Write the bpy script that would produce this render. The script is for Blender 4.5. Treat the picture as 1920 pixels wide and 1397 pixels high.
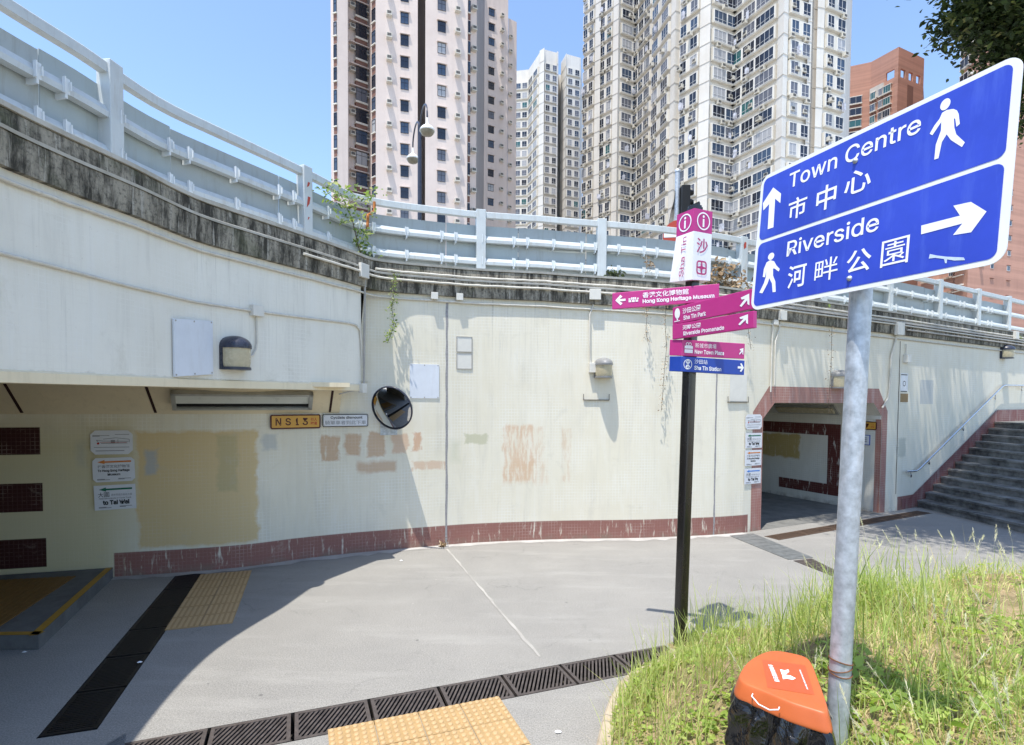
import bpy, bmesh, math, random
import numpy as np
from mathutils import Vector, Matrix
from mathutils.geometry import tessellate_polygon
random.seed(7); rng = np.random.default_rng(11)
scene = bpy.context.scene
for _o in list(bpy.data.objects): bpy.data.objects.remove(_o)
COL = scene.collection
V = Vector

# ------------------------------------------------------------------ camera
F_PX, CX, HCAM = 1050.0, 960.0, 2.4
PITCH, ROLL = math.radians(-2.0), math.radians(0.4)
CY = 745 + F_PX * math.tan(math.radians(2.0))
_f = V((0, math.cos(PITCH), math.sin(PITCH))); _r = V((1, 0, 0)); _u = _r.cross(_f)
CR = _r * math.cos(ROLL) + _u * math.sin(ROLL); CU = -_r * math.sin(ROLL) + _u * math.cos(ROLL)
CAMO = V((0, 0, HCAM))
cam_d = bpy.data.cameras.new("camera"); cam = bpy.data.objects.new("camera", cam_d); COL.objects.link(cam)
cam_d.sensor_width = 36; cam_d.lens = F_PX / 1920 * 36
cam_d.shift_y = (CY - 698.5) / 1920; cam_d.clip_start = 0.05; cam_d.clip_end = 3000
_m = Matrix((CR, CU, -_f)).transposed().to_4x4(); _m.translation = CAMO; cam.matrix_world = _m
scene.camera = cam

# ------------------------------------------------------------------ light
SUN = V((-0.18, -0.275, 1.0)).normalized()
world = bpy.data.worlds.new("World"); scene.world = world; world.use_nodes = True
wn = world.node_tree; bg = wn.nodes["Background"]; sky = wn.nodes.new("ShaderNodeTexSky")
sky.sky_type = 'NISHITA'; sky.sun_disc = False
sky.sun_elevation = math.asin(SUN.z); sky.sun_rotation = math.atan2(SUN.x, SUN.y)
sky.altitude = 50; sky.air_density = 1.0; sky.dust_density = 0.6; sky.ozone_density = 2.4
wn.links.new(sky.outputs[0], bg.inputs[0]); bg.inputs[1].default_value = 0.15
sl = bpy.data.lights.new("sun", 'SUN'); sl.energy = 3.0; sl.angle = math.radians(0.5); sl.color = (1.0, 0.95, 0.86)
so = bpy.data.objects.new("sun", sl); COL.objects.link(so); so.rotation_euler = SUN.to_track_quat('Z', 'Y').to_euler()
scene.view_settings.view_transform = 'Standard'; scene.view_settings.look = 'None'
scene.view_settings.exposure = 1.08; scene.view_settings.gamma = 1.0
scene.render.engine = 'CYCLES'; scene.cycles.max_bounces = 8; scene.cycles.diffuse_bounces = 5
scene.cycles.transparent_max_bounces = 8; scene.cycles.use_denoising = True

# ------------------------------------------------------------------ survey helpers (a point seen in the photo -> a point in the place)
def ray(px, py): return _f + CR * ((px - CX) / F_PX) + CU * ((CY - py) / F_PX)
def G(px, py, z=0.0):
    d = ray(px, py); return CAMO + d * ((z - HCAM) / d.z)
def atY(px, py, Y):
    d = ray(px, py); return CAMO + d * (Y / d.y)

# ------------------------------------------------------------------ mesh helpers
class Frame:
    def __init__(s, o, u, v, n=None):
        s.o = V(o); s.u = V(u).normalized(); s.v = V(v).normalized()
        s.n = V(n).normalized() if n is not None else s.u.cross(s.v).normalized()
    def p(s, a, b, c=0.0): return s.o + s.u * a + s.v * b + s.n * c
    def moved(s, a, b, c=0.0): return Frame(s.p(a, b, c), s.u, s.v, s.n)
WF = Frame((0, 0, 0), (1, 0, 0), (0, 1, 0), (0, 0, 1))
class MB:
    def __init__(s): s.v = []; s.f = []; s.m = []; s.uv = None; s.sm = []
    def add(s, verts, faces, m=0, smooth=False):
        b = len(s.v); s.v += [tuple(x) for x in verts]
        for f in faces: s.f.append(tuple(b + i for i in f)); s.m.append(m); s.sm.append(smooth)
        return s
    def box(s, fr, a0, a1, b0, b1, c0, c1, m=0):
        P = [fr.p(a, b, c) for c in (c0, c1) for b in (b0, b1) for a in (a0, a1)]
        return s.add(P, [(0, 2, 3, 1), (4, 5, 7, 6), (0, 1, 5, 4), (2, 6, 7, 3), (0, 4, 6, 2), (1, 3, 7, 5)], m)
    def prism(s, fr, out, c0, c1, m=0, mside=None, smooth=False):
        n = len(out); P = [fr.p(a, b, c0) for a, b in out] + [fr.p(a, b, c1) for a, b in out]
        area = sum(out[i][0] * out[(i + 1) % n][1] - out[(i + 1) % n][0] * out[i][1] for i in range(n))
        top = tuple(range(n, 2 * n)); bot = tuple(range(n - 1, -1, -1))
        if area < 0: top, bot = top[::-1], bot[::-1]
        s.add(P, [bot, top], m)
        sides = [(i, (i + 1) % n, n + (i + 1) % n, n + i) for i in range(n)]
        if area < 0: sides = [q[::-1] for q in sides]
        return s.add(P, sides, m if mside is None else mside, smooth)
    def sheet(s, fr, out, c=0.0, m=0, holes=()):
        loops = [[V((a, b, 0)) for a, b in L] for L in [out, *holes]]
        tris = tessellate_polygon(loops); P = [q for L in loops for q in L]
        fs = []
        for t in tris:
            a, b, d = (P[i] for i in t)
            fs.append(t if (b - a).cross(d - a).z > 0 else t[::-1])
        return s.add([fr.p(q.x, q.y, c) for q in P], [tuple(f) for f in fs], m)
    def tube(s, pts, r, k=8, m=0, caps=True):
        pts = [V(p) for p in pts]; n = len(pts); rs = r if isinstance(r, (list, tuple)) else [r] * n
        prev = None; P = []
        for i in range(n):
            t = (pts[min(i + 1, n - 1)] - pts[max(i - 1, 0)]).normalized()
            if prev is None:
                ref = V((0, 0, 1)) if abs(t.z) < 0.9 else V((1, 0, 0)); a = t.cross(ref).normalized()
            else: a = (prev - t * prev.dot(t)).normalized()
            prev = a; b = t.cross(a)
            P += [pts[i] + (a * math.cos(2 * math.pi * j / k) + b * math.sin(2 * math.pi * j / k)) * rs[i] for j in range(k)]
        fs = [(i * k + j, i * k + (j + 1) % k, (i + 1) * k + (j + 1) % k, (i + 1) * k + j) for i in range(n - 1) for j in range(k)]
        s.add(P, fs, m, True)
        if caps: s.add(P[:k], [tuple(range(k - 1, -1, -1))], m); s.add(P[-k:], [tuple(range(k))], m)
        return s
    def lathe(s, fr, prof, k=20, m=0, smooth=True):   # prof: (radius, height along fr.n)
        P = [fr.p(r * math.cos(2 * math.pi * j / k), r * math.sin(2 * math.pi * j / k), h) for r, h in prof for j in range(k)]
        fs = [(i * k + j, i * k + (j + 1) % k, (i + 1) * k + (j + 1) % k, (i + 1) * k + j) for i in range(len(prof) - 1) for j in range(k)]
        return s.add(P, fs, m, smooth)
    def disc(s, fr, r, c=0.0, k=24, m=0, ry=None):
        ry = ry or r
        return s.add([fr.p(r * math.cos(2 * math.pi * j / k), ry * math.sin(2 * math.pi * j / k), c) for j in range(k)], [tuple(range(k))], m)
    def ring(s, fr, r0, r1, c=0.0, k=32, m=0):
        P = [fr.p(r * math.cos(2 * math.pi * j / k), r * math.sin(2 * math.pi * j / k), c) for r in (r0, r1) for j in range(k)]
        return s.add(P, [(j, k + j, k + (j + 1) % k, (j + 1) % k) for j in range(k)], m)
    def sweep(s, path, prof, m=0, closed=True, zf=None, uvs=False):   # path: 2D points; prof: (offset toward normal, z)
        n = len(path); k = len(prof); P = []; L = [0.0]
        for i in range(1, n): L.append(L[-1] + (V(path[i]) - V(path[i - 1])).length)
        for i in range(n):
            nn = nrm(path, i)
            for o, z in prof:
                P.append((path[i][0] + nn[0] * o, path[i][1] + nn[1] * o, z + (zf(path[i]) if zf else 0)))
        fs = [(i * k + j, i * k + (j + 1) % k, (i + 1) * k + (j + 1) % k, (i + 1) * k + j) for i in range(n - 1) for j in range(k if closed else k - 1)]
        fs = [f[::-1] for f in fs]
        b = len(s.f); s.add(P, fs, m)
        if uvs:
            if s.uv is None: s.uv = {}
            kk = k if closed else k - 1; acc = [0.0]
            for j in range(k): 
                a, c = prof[j], prof[(j + 1) % k]; acc.append(acc[-1] + math.hypot(a[0] - c[0], a[1] - c[1]))
            q = 0
            for i in range(n - 1):
                for j in range(kk):
                    u = [(L[i], acc[j]), (L[i], acc[j + 1]), (L[i + 1], acc[j + 1]), (L[i + 1], acc[j])]
                    s.uv[b + q] = u[::-1]; q += 1
        return s
def nrm(path, i):
    n = len(path)
    def seg(a, b):
        d = (b[0] - a[0], b[1] - a[1]); l = math.hypot(*d) or 1; return (d[1] / l, -d[0] / l)
    if i == 0: return seg(path[0], path[1])
    if i == n - 1: return seg(path[-2], path[-1])
    a, b = seg(path[i - 1], path[i]), seg(path[i], path[i + 1])
    x, y = a[0] + b[0], a[1] + b[1]; l = math.hypot(x, y); d = (x / l * a[0] + y / l * a[1])
    return (x / l / max(d, .5), y / l / max(d, .5))
def obj(name, mb, mats, parent=None, origin=None, keep=None):
    me = bpy.data.meshes.new(name)
    mats = mats if isinstance(mats, (list, tuple)) else [mats]
    A = np.array(mb.v, dtype=float)
    if parent is not None:
        base = parent.matrix_world.translation
        pp = parent
        base = V((0, 0, 0))
        while pp is not None: base = base + pp.location; pp = pp.parent
    elif origin is not None: base = V(origin)
    else: base = V(((A[:, 0].min() + A[:, 0].max()) / 2, (A[:, 1].min() + A[:, 1].max()) / 2, A[:, 2].min()))
    A = A - np.array(base)
    me.from_pydata(A.tolist(), [], mb.f)
    for mm in mats: me.materials.append(mm)
    me.polygons.foreach_set("material_index", mb.m); me.polygons.foreach_set("use_smooth", mb.sm)
    if mb.uv is not None:
        ul = me.uv_layers.new(name="UVMap")
        for p in me.polygons:
            if p.index in mb.uv:
                for li, uv in zip(p.loop_indices, mb.uv[p.index]): ul.data[li].uv = uv
    me.update()
    o = bpy.data.objects.new(name, me); COL.objects.link(o)
    if parent is not None: o.parent = parent
    else: o.location = base
    return o
def tag(o, label, cat, group=None):
    o["label"] = label; o["category"] = cat
    if group: o["group"] = group
    return o
def thing(name, label, cat, loc, group=None):
    o = bpy.data.objects.new(name, None); COL.objects.link(o); o.location = V(loc); o.empty_display_size = .1
    return tag(o, label, cat, group)
def struct(name, mb, m, kind='structure', origin=(0, 0, 0)):
    o = obj(name, mb, m, origin=origin); o["kind"] = kind; return o
def part(name, mb, m, parent, label=None):
    o = obj(name, mb, m, parent)
    if label: o["label"] = label
    return o
def dup(root, loc, label=None, group=None):
    r = root.copy(); COL.objects.link(r); r.location = V(loc)
    if label: r["label"] = label
    if group: r["group"] = group
    for ch in list(root.children):
        c = ch.copy(); COL.objects.link(c); c.parent = r
        for g in list(ch.children):
            d = g.copy(); COL.objects.link(d); d.parent = c
    return r
def bevel(o, w, seg=2, angle=40):
    b = o.modifiers.new("bevel", 'BEVEL'); b.width = w; b.segments = seg; b.limit_method = 'ANGLE'; b.angle_limit = math.radians(angle)
    return o
import os
try: FONT = bpy.data.fonts.load(os.path.join(bpy.utils.resource_path('LOCAL'), 'datafiles', 'fonts', 'Inter.woff2'))   # Blender's own bundled face
except Exception: FONT = None
def lettering(name, body, fr, ca, cb, h, m, parent, w=None, bold=0.0, rot=0, c=.002, maxw=None):
    if len(body) == 2 and not body.isascii() and w and not rot:
        for i, ch in enumerate(body): lettering(name, ch, fr, ca + (i - .5) * w * .52, cb, h, m, parent, w * .47, bold, rot, c)
        return
    cu = bpy.data.curves.new("t", 'FONT'); cu.body = body
    if FONT is not None and body.isascii(): cu.font = FONT
    cu.offset = bold; cu.resolution_u = 3
    t = bpy.data.objects.new("t", cu); COL.objects.link(t)
    dg = bpy.context.evaluated_depsgraph_get(); dg.update()
    me = bpy.data.meshes.new_from_object(t.evaluated_get(dg))
    A = np.array([v.co for v in me.vertices]); F = [tuple(p.vertices) for p in me.polygons]
    bpy.data.objects.remove(t); bpy.data.curves.remove(cu); bpy.data.meshes.remove(me)
    lo, hi = A.min(0), A.max(0); A = A - (lo + hi) / 2
    sy = h / (hi[1] - lo[1]); sx = sy
    if w: sx = w / (hi[0] - lo[0])
    if maxw and (hi[0] - lo[0]) * sx > maxw: sx = maxw / (hi[0] - lo[0])
    A[:, 0] *= sx; A[:, 1] *= sy
    cr, sr = math.cos(rot), math.sin(rot)
    mb = MB(); mb.add([fr.p(ca + x * cr - y * sr, cb + x * sr + y * cr, c) for x, y, _ in A], F)
    return part(name, mb, m, parent)
def catmull(pts, step):
    out = []
    P = [V(p) for p in pts]; P = [P[0] * 2 - P[1]] + P + [P[-1] * 2 - P[-2]]
    for i in range(1, len(P) - 2):
        a, b, c, d = P[i - 1:i + 3]; n = max(1, int((c - b).length / step))
        for j in range(n):
            t = j / n
            q = .5 * (2 * b + (c - a) * t + (2 * a - 5 * b + 4 * c - d) * t * t + (3 * b - a - 3 * c + d) * t ** 3); out.append((q.x, q.y))
    out.append((P[-2].x, P[-2].y)); return out

# ------------------------------------------------------------------ materials
def lin(c): return tuple(((x / 255 + .055) / 1.055) ** 2.4 if x > 10 else x / 255 / 12.92 for x in c)
class NT:
    def __init__(s, name):
        s.m = bpy.data.materials.new(name); s.m.use_nodes = True; s.t = s.m.node_tree; s.n = s.t.nodes; s.b = s.n["Principled BSDF"]
    def new(s, t, **kw):
        x = s.n.new(t)
        for k, v in kw.items(): setattr(x, k, v)
        return x
    def link(s, a, b): s.t.links.new(a, b)
    def val(s, x, sock):
        if hasattr(x, 'links') or hasattr(x, 'is_linked'): s.link(x, sock)
        else: sock.default_value = x
    def math(s, op, a, b=0.0, c=None, clamp=False):
        x = s.new("ShaderNodeMath", operation=op, use_clamp=clamp); s.val(a, x.inputs[0]); s.val(b, x.inputs[1])
        if c is not None: s.val(c, x.inputs[2])
        return x.outputs[0]
    def mix(s, f, a, b, mode='MIX'):
        x = s.new("ShaderNodeMix", data_type='RGBA', blend_type=mode); x.clamp_factor = True
        s.val(f, x.inputs[0])
        for v, i in ((a, 6), (b, 7)):
            if isinstance(v, tuple): x.inputs[i].default_value = (*v[:3], 1)
            else: s.link(v, x.inputs[i])
        return x.outputs[2]
    def noise(s, vec, scale, detail=4, rough=.6, dist=0.0):
        x = s.new("ShaderNodeTexNoise"); x.inputs["Scale"].default_value = scale; x.inputs["Detail"].default_value = detail
        x.inputs["Roughness"].default_value = rough; x.inputs["Distortion"].default_value = dist
        if vec is not None: s.link(vec, x.inputs["Vector"])
        return x.outputs["Fac"]
    def mapping(s, vec, scale=(1, 1, 1), loc=(0, 0, 0)):
        x = s.new("ShaderNodeMapping"); x.inputs["Scale"].default_value = scale; x.inputs["Location"].default_value = loc; s.link(vec, x.inputs["Vector"]); return x.outputs[0]
    def ramp(s, f, lo, hi, a=0.0, b=1.0):
        x = s.new("ShaderNodeMapRange"); x.clamp = True; s.val(f, x.inputs[0])
        for i, v in enumerate((lo, hi, a, b)): x.inputs[1 + i].default_value = v
        return x.outputs[0]
    def coord(s, which='Object'): return s.new("ShaderNodeTexCoord").outputs[which]
    def bump(s, h, strength=.3, dist=.01):
        x = s.new("ShaderNodeBump"); x.inputs["Strength"].default_value = strength; x.inputs["Distance"].default_value = dist
        s.link(h, x.inputs["Height"]); s.link(x.outputs[0], s.b.inputs["Normal"])
    def set(s, col=None, rough=None, metal=None, spec=None):
        if col is not None: s.val((*col, 1) if isinstance(col, tuple) else col, s.b.inputs["Base Color"])
        if rough is not None: s.val(rough, s.b.inputs["Roughness"])
        if metal is not None: s.b.inputs["Metallic"].default_value = metal
        if spec is not None: s.b.inputs["Specular IOR Level"].default_value = spec
def mat(name, col, rough=.6, metal=0.0, var=.12, scale=6.0, bump=0.0, spec=.4, dirt_sheen=None, bscale=80):
    t = NT(name); c = t.coord()
    n = t.noise(c, scale, 5, .65)
    k = t.ramp(n, .3, .7, 1 - var, 1 + var)
    cc = t.mix(1.0, col, t.mix(0.0, (1, 1, 1), (1, 1, 1)), 'MULTIPLY')
    x = t.new("ShaderNodeVectorMath", operation='SCALE'); t.link(cc, x.inputs[0]); t.link(k, x.inputs[3]); out = x.outputs[0]
    if dirt_sheen:
        out = t.mix(t.ramp(t.noise(t.mapping(c, (9, 9, 1.2)), 1.5, 5, .7), .52, .75, 0, dirt_sheen[1]), out, dirt_sheen[0])
    t.set(out, t.ramp(n, .3, .7, max(0.02, rough - .06), min(1, rough + .06)), metal, spec)
    if bump: t.bump(t.noise(c, bscale, 3, .6), bump, .004)
    return t.m
M = {}
M['white_sign'] = mat("white_sign_paint", (.80, .81, .84), .35, var=.03, dirt_sheen=((.6, .58, .52), .15))
M['white_text'] = mat("white_lettering", (.88, .89, .92), .4, var=.02)
M['blue_sign'] = mat("blue_reflective_sign", (.035, .070, .50), .33, var=.16, scale=2.2, dirt_sheen=((.085, .15, .62), .55))  # lighter streaks paint reflections into the blue
M['pink'] = mat("magenta_panel", (.50, .035, .22), .35, var=.05)
M['pink_text'] = mat("magenta_lettering", (.42, .03, .16), .5, var=.04)
M['navy'] = mat("royal_blue_panel", (.015, .06, .38), .35, var=.05)
M['black_paint'] = mat("black_post_paint", (.012, .011, .011), .25, var=.2, spec=.6)
M['black_text'] = mat("black_lettering", (.015, .015, .017), .5, var=.05)
M['galv'] = mat("galvanised_steel", (.44, .48, .53), .45, .35, var=.30, scale=22, dirt_sheen=((.66, .66, .66), .8))
M['fence'] = mat("pale_blue_grey_paint", (.52, .56, .57), .42, var=.08, scale=3, dirt_sheen=((.36, .33, .28), .55))
M['fence_panel'] = mat("blue_grey_sheet", (.36, .40, .41), .5, var=.05, scale=2, dirt_sheen=((.25, .255, .235), .55))
M['clip'] = mat("pale_bracket_paint", (.66, .70, .72), .45, var=.08)
M['brown_wire'] = mat("rusty_wire", (.16, .07, .03), .8, var=.3, scale=30)
M['rust'] = mat("orange_rust", (.42, .15, .04), .8, var=.3, scale=20)
M['pipe'] = mat("painted_conduit", (.60, .57, .50), .5, var=.12, scale=8, dirt_sheen=((.35, .31, .25), .5))
M['pipe_grey'] = mat("grey_conduit", (.36, .34, .31), .6, var=.15, scale=8)
M['boxp'] = mat("junction_box_paint", (.66, .64, .58), .5, var=.06)
M['iron'] = mat("cast_iron", (.095, .080, .074), .55, .3, var=.35, scale=12, dirt_sheen=((.13, .10, .08), .6), bump=.3)
M['iron_dark'] = mat("wet_dark_iron", (.014, .013, .013), .5, .2, var=.4, scale=12, bump=.3)
M['iron_rust'] = mat("rusty_grate", (.10, .065, .045), .75, .1, var=.3, scale=15)
M['plate'] = mat("checker_plate", (.20, .21, .21), .5, .4, var=.25, scale=12)
M['pit'] = mat("drain_silt", (.020, .018, .016), .9, var=.4, scale=14, dirt_sheen=((.16, .13, .09), .35))
M['lamp_black'] = mat("dark_lamp_housing", (.035, .04, .06), .3, var=.1)
M['lamp_grey'] = mat("grey_lamp_housing", (.22, .22, .22), .4, var=.1)
M['lamp_lens'] = mat("yellowed_diffuser", (.50, .44, .30), .25, var=.12, scale=14)
M['metal_plate'] = mat("white_metal_plate", (.66, .69, .74), .4, var=.06, scale=3, dirt_sheen=((.45, .42, .40), .2))
M['steel'] = mat("stainless_steel", (.60, .62, .66), .22, .9, var=.06)
M['orange'] = mat("orange_plastic", (.50, .118, .034), .45, var=.10, scale=5, dirt_sheen=((.40, .12, .05), .35))
M['orange_dark'] = mat("orange_sticker", (.46, .088, .030), .35, var=.03)
M['amber'] = mat("amber_plate", (.62, .33, .055), .4, var=.05)
M['maroon'] = mat("maroon_paint", (.075, .012, .010), .5, var=.1)
M['red_text'] = mat("red_lettering", (.45, .03, .02), .5, var=.05)
M['paper'] = mat("laminated_paper", (.66, .67, .70), .35, var=.04, scale=10)
M['grey_text'] = mat("grey_print", (.25, .25, .26), .6, var=.1)
M['arrow_orange'] = mat("orange_print", (.60, .20, .04), .5, var=.04)
M['arrow_green'] = mat("green_print", (.015, .14, .075), .5, var=.04)
M['arrow_blue'] = mat("blue_print", (.07, .22, .60), .5, var=.04)
M['cream'] = mat("cream_panel", (.76, .66, .47), .5, var=.05, scale=2, dirt_sheen=((.45, .38, .25), .3))
M['dark_seam'] = mat("dark_seam", (.03, .008, .008), .6, var=.1)
M['diffuser'] = mat("light_diffuser", (.60, .62, .58), .3, var=.05)
M['alu'] = mat("worn_aluminium", (.42, .42, .39), .5, .4, var=.15)
M['tactile'] = mat("buff_tactile_tile", (.375, .25, .115), .65, var=.12, scale=9, dirt_sheen=((.33, .24, .13), .5), bump=.15); M['tactile_stud'] = mat("worn_tile_stud", (.47, .325, .17), .55, var=.08, scale=20)
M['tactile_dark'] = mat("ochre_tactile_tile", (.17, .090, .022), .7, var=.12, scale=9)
M['yellow_line'] = mat("yellow_nosing_paint", (.36, .20, .025), .6, var=.2, scale=14)
M['dark_cable'] = mat("dark_cable", (.03, .025, .02), .6)
M['wood_brown'] = mat("dry_brown", (.28, .19, .10), .8, var=.3, scale=20)
M['traffic_red'] = mat("no_entry_red", (.42, .055, .03), .4, var=.06)
def plain_emit(*a): pass
# ------------------------------------------------------------------ plan of the place
WL = [(-16, 4.1), (-9, 6.25), (-6.8, 6.86), (-5.24, 7.28), (-4.29, 7.54), (-3.65, 7.79), (-3.14, 8.12), (-2.57, 8.41), (-2.11, 8.6), (-1.28, 8.91), (-.69, 9.12), (.03, 9.28), (.9, 9.42), (1.84, 9.5), (2.45, 9.57), (3.56, 9.79), (4.15, 9.975)]
WC = catmull(WL, .12)
PD = V((8.38 - 4.15, 12.1 - 9.975)).normalized()            # portal stretch is straight
WALL = WC + [(8.38, 12.1), (10.6, 13.4), (14.3, 15.6), (24, 21.4)]
SL = [0.0]
for i in range(1, len(WALL)): SL.append(SL[-1] + (V(WALL[i]) - V(WALL[i - 1])).length)
S_P0 = SL[len(WC) - 1]; S_P1 = SL[len(WC)]
def wseg(i):
    a, b = V(WALL[i]), V(WALL[i + 1]); t = (b - a).normalized(); return a, t, V((t.y, -t.x)), (b - a).length
def wall_hit(px, py, off=0.0):
    d = ray(px, py)
    for i in range(len(WALL) - 1):
        a, t, n, L = wseg(i); q = a + n * off
        den = d.x * n.x + d.y * n.y
        if abs(den) < 1e-6: continue
        k = (q.x * n.x + q.y * n.y) / den
        if k <= 0: continue
        P = CAMO + d * k; s = (P.x - q.x) * t.x + (P.y - q.y) * t.y
        if -.01 <= s <= L + .01: return SL[i] + s, P.z
    raise ValueError(("off wall", px, py))
def wpt(s, z, off=0.0):
    i = max(j for j in range(len(SL) - 1) if SL[j] <= s + 1e-9)
    a, t, n, L = wseg(i); p = a + t * (s - SL[i]) + n * off
    return V((p.x, p.y, z))
def wframe(s, z, off=0.0):
    i = max(j for j in range(len(SL) - 1) if SL[j] <= s + 1e-9); a, t, n, L = wseg(i)
    return Frame(wpt(s, z, off), (t.x, t.y, 0), (0, 0, 1), (n.x, n.y, 0))
def wrect(x0, y0, x1, y1, off=0.0):       # photo box on the wall -> frame at its centre, width, height
    ym = (y0 + y1) / 2; xm = (x0 + x1) / 2
    s0, _ = wall_hit(x0, ym, off); s1, _ = wall_hit(x1, ym, off); _, z0 = wall_hit(xm, y1, off); _, z1 = wall_hit(xm, y0, off)
    return wframe((s0 + s1) / 2, (z0 + z1) / 2, off), s1 - s0, z1 - z0
def zc(p):                                 # underside of the coping
    x = p[0]; return 4.0 if x < .5 else (4.0 - .17 * (x - .5) / 4.1 if x < 4.6 else max(3.79, 3.83 - .012 * (x - 4.6)))
FE = catmull([(-2.6, .2), (-3.05, 1.2), (-3.35, 2.2), (-3.55, 3.1), (-3.63, 3.9), (-3.56, 4.5), (-3.43, 5.1), (-3.31, 5.9), (-3.04, 6.5), (-2.64, 7.3), (-2.36, 7.9), (-2.22, 8.24)], .15)  # unseen near end is curved inward so its shadow falls across the path
EDGE = FE + catmull([(-2.22, 8.24), (-2.10, 8.52), (-1.75, 8.735), (-1.28, 8.915), (-.69, 9.12)], .12)[1:] + [p for p in WALL if p[0] > -.6]
def edge_off(path, o): return [(path[i][0] + nrm(path, i)[0] * o, path[i][1] + nrm(path, i)[1] * o) for i in range(len(path))]
def path_hit(px, py, path, off=0.0):      # photo point on a vertical sheet along a plan path -> point, frame
    d = ray(px, py); best = None
    for i in range(len(path) - 1):
        a, b = V(path[i]), V(path[i + 1]); t = (b - a).normalized(); n = V((t.y, -t.x)); q = a + n * off
        den = d.x * n.x + d.y * n.y
        if abs(den) < 1e-6: continue
        k = (q.x * n.x + q.y * n.y) / den
        if k <= 0: continue
        P = CAMO + d * k; s = (P.x - q.x) * t.x + (P.y - q.y) * t.y
        if -.02 <= s <= (b - a).length + .02 and (best is None or k < best[0]): best = (k, Frame(P, (t.x, t.y, 0), (0, 0, 1), (n.x, n.y, 0)))
    return best[1]

# ------------------------------------------------------------------ wall, concrete, ground materials
def uv_rects(t, uv, base, rects, wob):
    sep = t.new("ShaderNodeSeparateXYZ"); t.link(uv, sep.inputs[0])
    nx = t.math('MULTIPLY_ADD', t.math('SUBTRACT', wob, .5), .20, sep.outputs[0]); nz = t.math('MULTIPLY_ADD', t.math('SUBTRACT', t.noise(uv, 4.3, 5, .65), .5), .16, sep.outputs[1])
    fine = t.noise(t.mapping(uv, (5, .8, 1)), 3.4, 5, .65)
    for (s0, s1, z0, z1, col, edge, op, wear) in rects:
        if edge < .02: a, b = sep.outputs[0], sep.outputs[1]
        else: a, b = nx, nz
        d = t.math('MINIMUM', t.math('MINIMUM', t.math('SUBTRACT', a, s0), t.math('SUBTRACT', s1, a)), t.math('MINIMUM', t.math('SUBTRACT', b, z0), t.math('SUBTRACT', z1, b)))
        k = t.ramp(d, 0, edge, 0, op)
        if wear: k = t.math('MULTIPLY', k, t.ramp(fine, .28 + wear * .5, .40 + wear * .5, .15, 1.0))
        base = t.mix(k, base, col)
    return base
def wall_material(name, base, rects, tint=(.60, .56, .44), gk=1.0):
    t = NT(name); uv = t.new("ShaderNodeTexCoord").outputs["UV"]
    wob = t.noise(uv, 5, 4, .6)
    big = t.noise(uv, .9, 5, .65); streak = t.noise(t.mapping(uv, (3.4, .45, 1)), 1.7, 6, .62, .6); speck = t.noise(uv, 30, 4, .7)
    c = t.mix(t.ramp(big, .35, .72, 0, .55), base, tint)
    c = t.mix(t.ramp(streak, .50, .72, 0, .28), c, (.47, .45, .40))
    c = t.mix(t.ramp(streak, .30, .46, .25, 0), c, (.80, .79, .75))
    sz_ = t.new("ShaderNodeSeparateXYZ"); t.link(uv, sz_.inputs[0])
    run = t.math('MULTIPLY', t.math('MULTIPLY', t.ramp(t.noise(t.mapping(uv, (1.1, .3, 1)), 1.3, 4, .6), .45, .62, .1, 1), t.ramp(t.noise(t.mapping(uv, (9, .22, 1)), 2.6, 5, .7), .54, .68, 0, .6)), t.ramp(t.math('ADD', sz_.outputs[1], t.math('MULTIPLY', t.noise(t.mapping(uv, (3, .1, 1)), 2, 3, .6), 1.6)), 2.9, 4.6, 0, 1))
    c = t.mix(run, c, (.36, .345, .30))
    # small mosaic tiles ghosting through the paint
    br = t.new("ShaderNodeTexBrick"); br.offset = 0.0; br.inputs["Scale"].default_value = 1.0; br.inputs["Mortar Size"].default_value = .006
    br.inputs["Brick Width"].default_value = .05; br.inputs["Row Height"].default_value = .05; br.inputs["Mortar Smooth"].default_value = .4
    t.link(uv, br.inputs["Vector"])
    grid = br.outputs["Fac"]; show = t.ramp(t.noise(uv, 1.6, 5, .7), .45, .62, .10, .62)
    c = t.mix(t.math('MULTIPLY', grid, t.math('MULTIPLY', show, gk)), c, (.80, .785, .72))
    c = uv_rects(t, uv, c, rects, wob)
    c = t.mix(t.math('MULTIPLY', grid, t.ramp(t.noise(uv, 2.1, 6, .75), .48, .68, .03 * gk, .26 * gk)), c, (.66, .60, .51))
    c = t.mix(t.ramp(speck, .64, .76, 0, .45), c, (.40, .36, .30)); c = t.mix(t.ramp(t.noise(uv, 2.4, 7, .75, .5), .58, .74, 0, .38), c, (.52, .49, .40))
    sep = t.new("ShaderNodeSeparateXYZ"); t.link(uv, sep.inputs[0])
    c = t.mix(t.math('MULTIPLY', t.ramp(sep.outputs[1], 0, .12, .8, 0), t.ramp(wob, .4, .65, 0, 1)), c, (.20, .17, .13))
    t.set(c, .62, 0, .3)
    h = t.math('MULTIPLY_ADD', grid, t.math('MULTIPLY', show, -.5), t.math('MULTIPLY', speck, .35)); t.bump(h, .35, .006)
    return t.m
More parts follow.
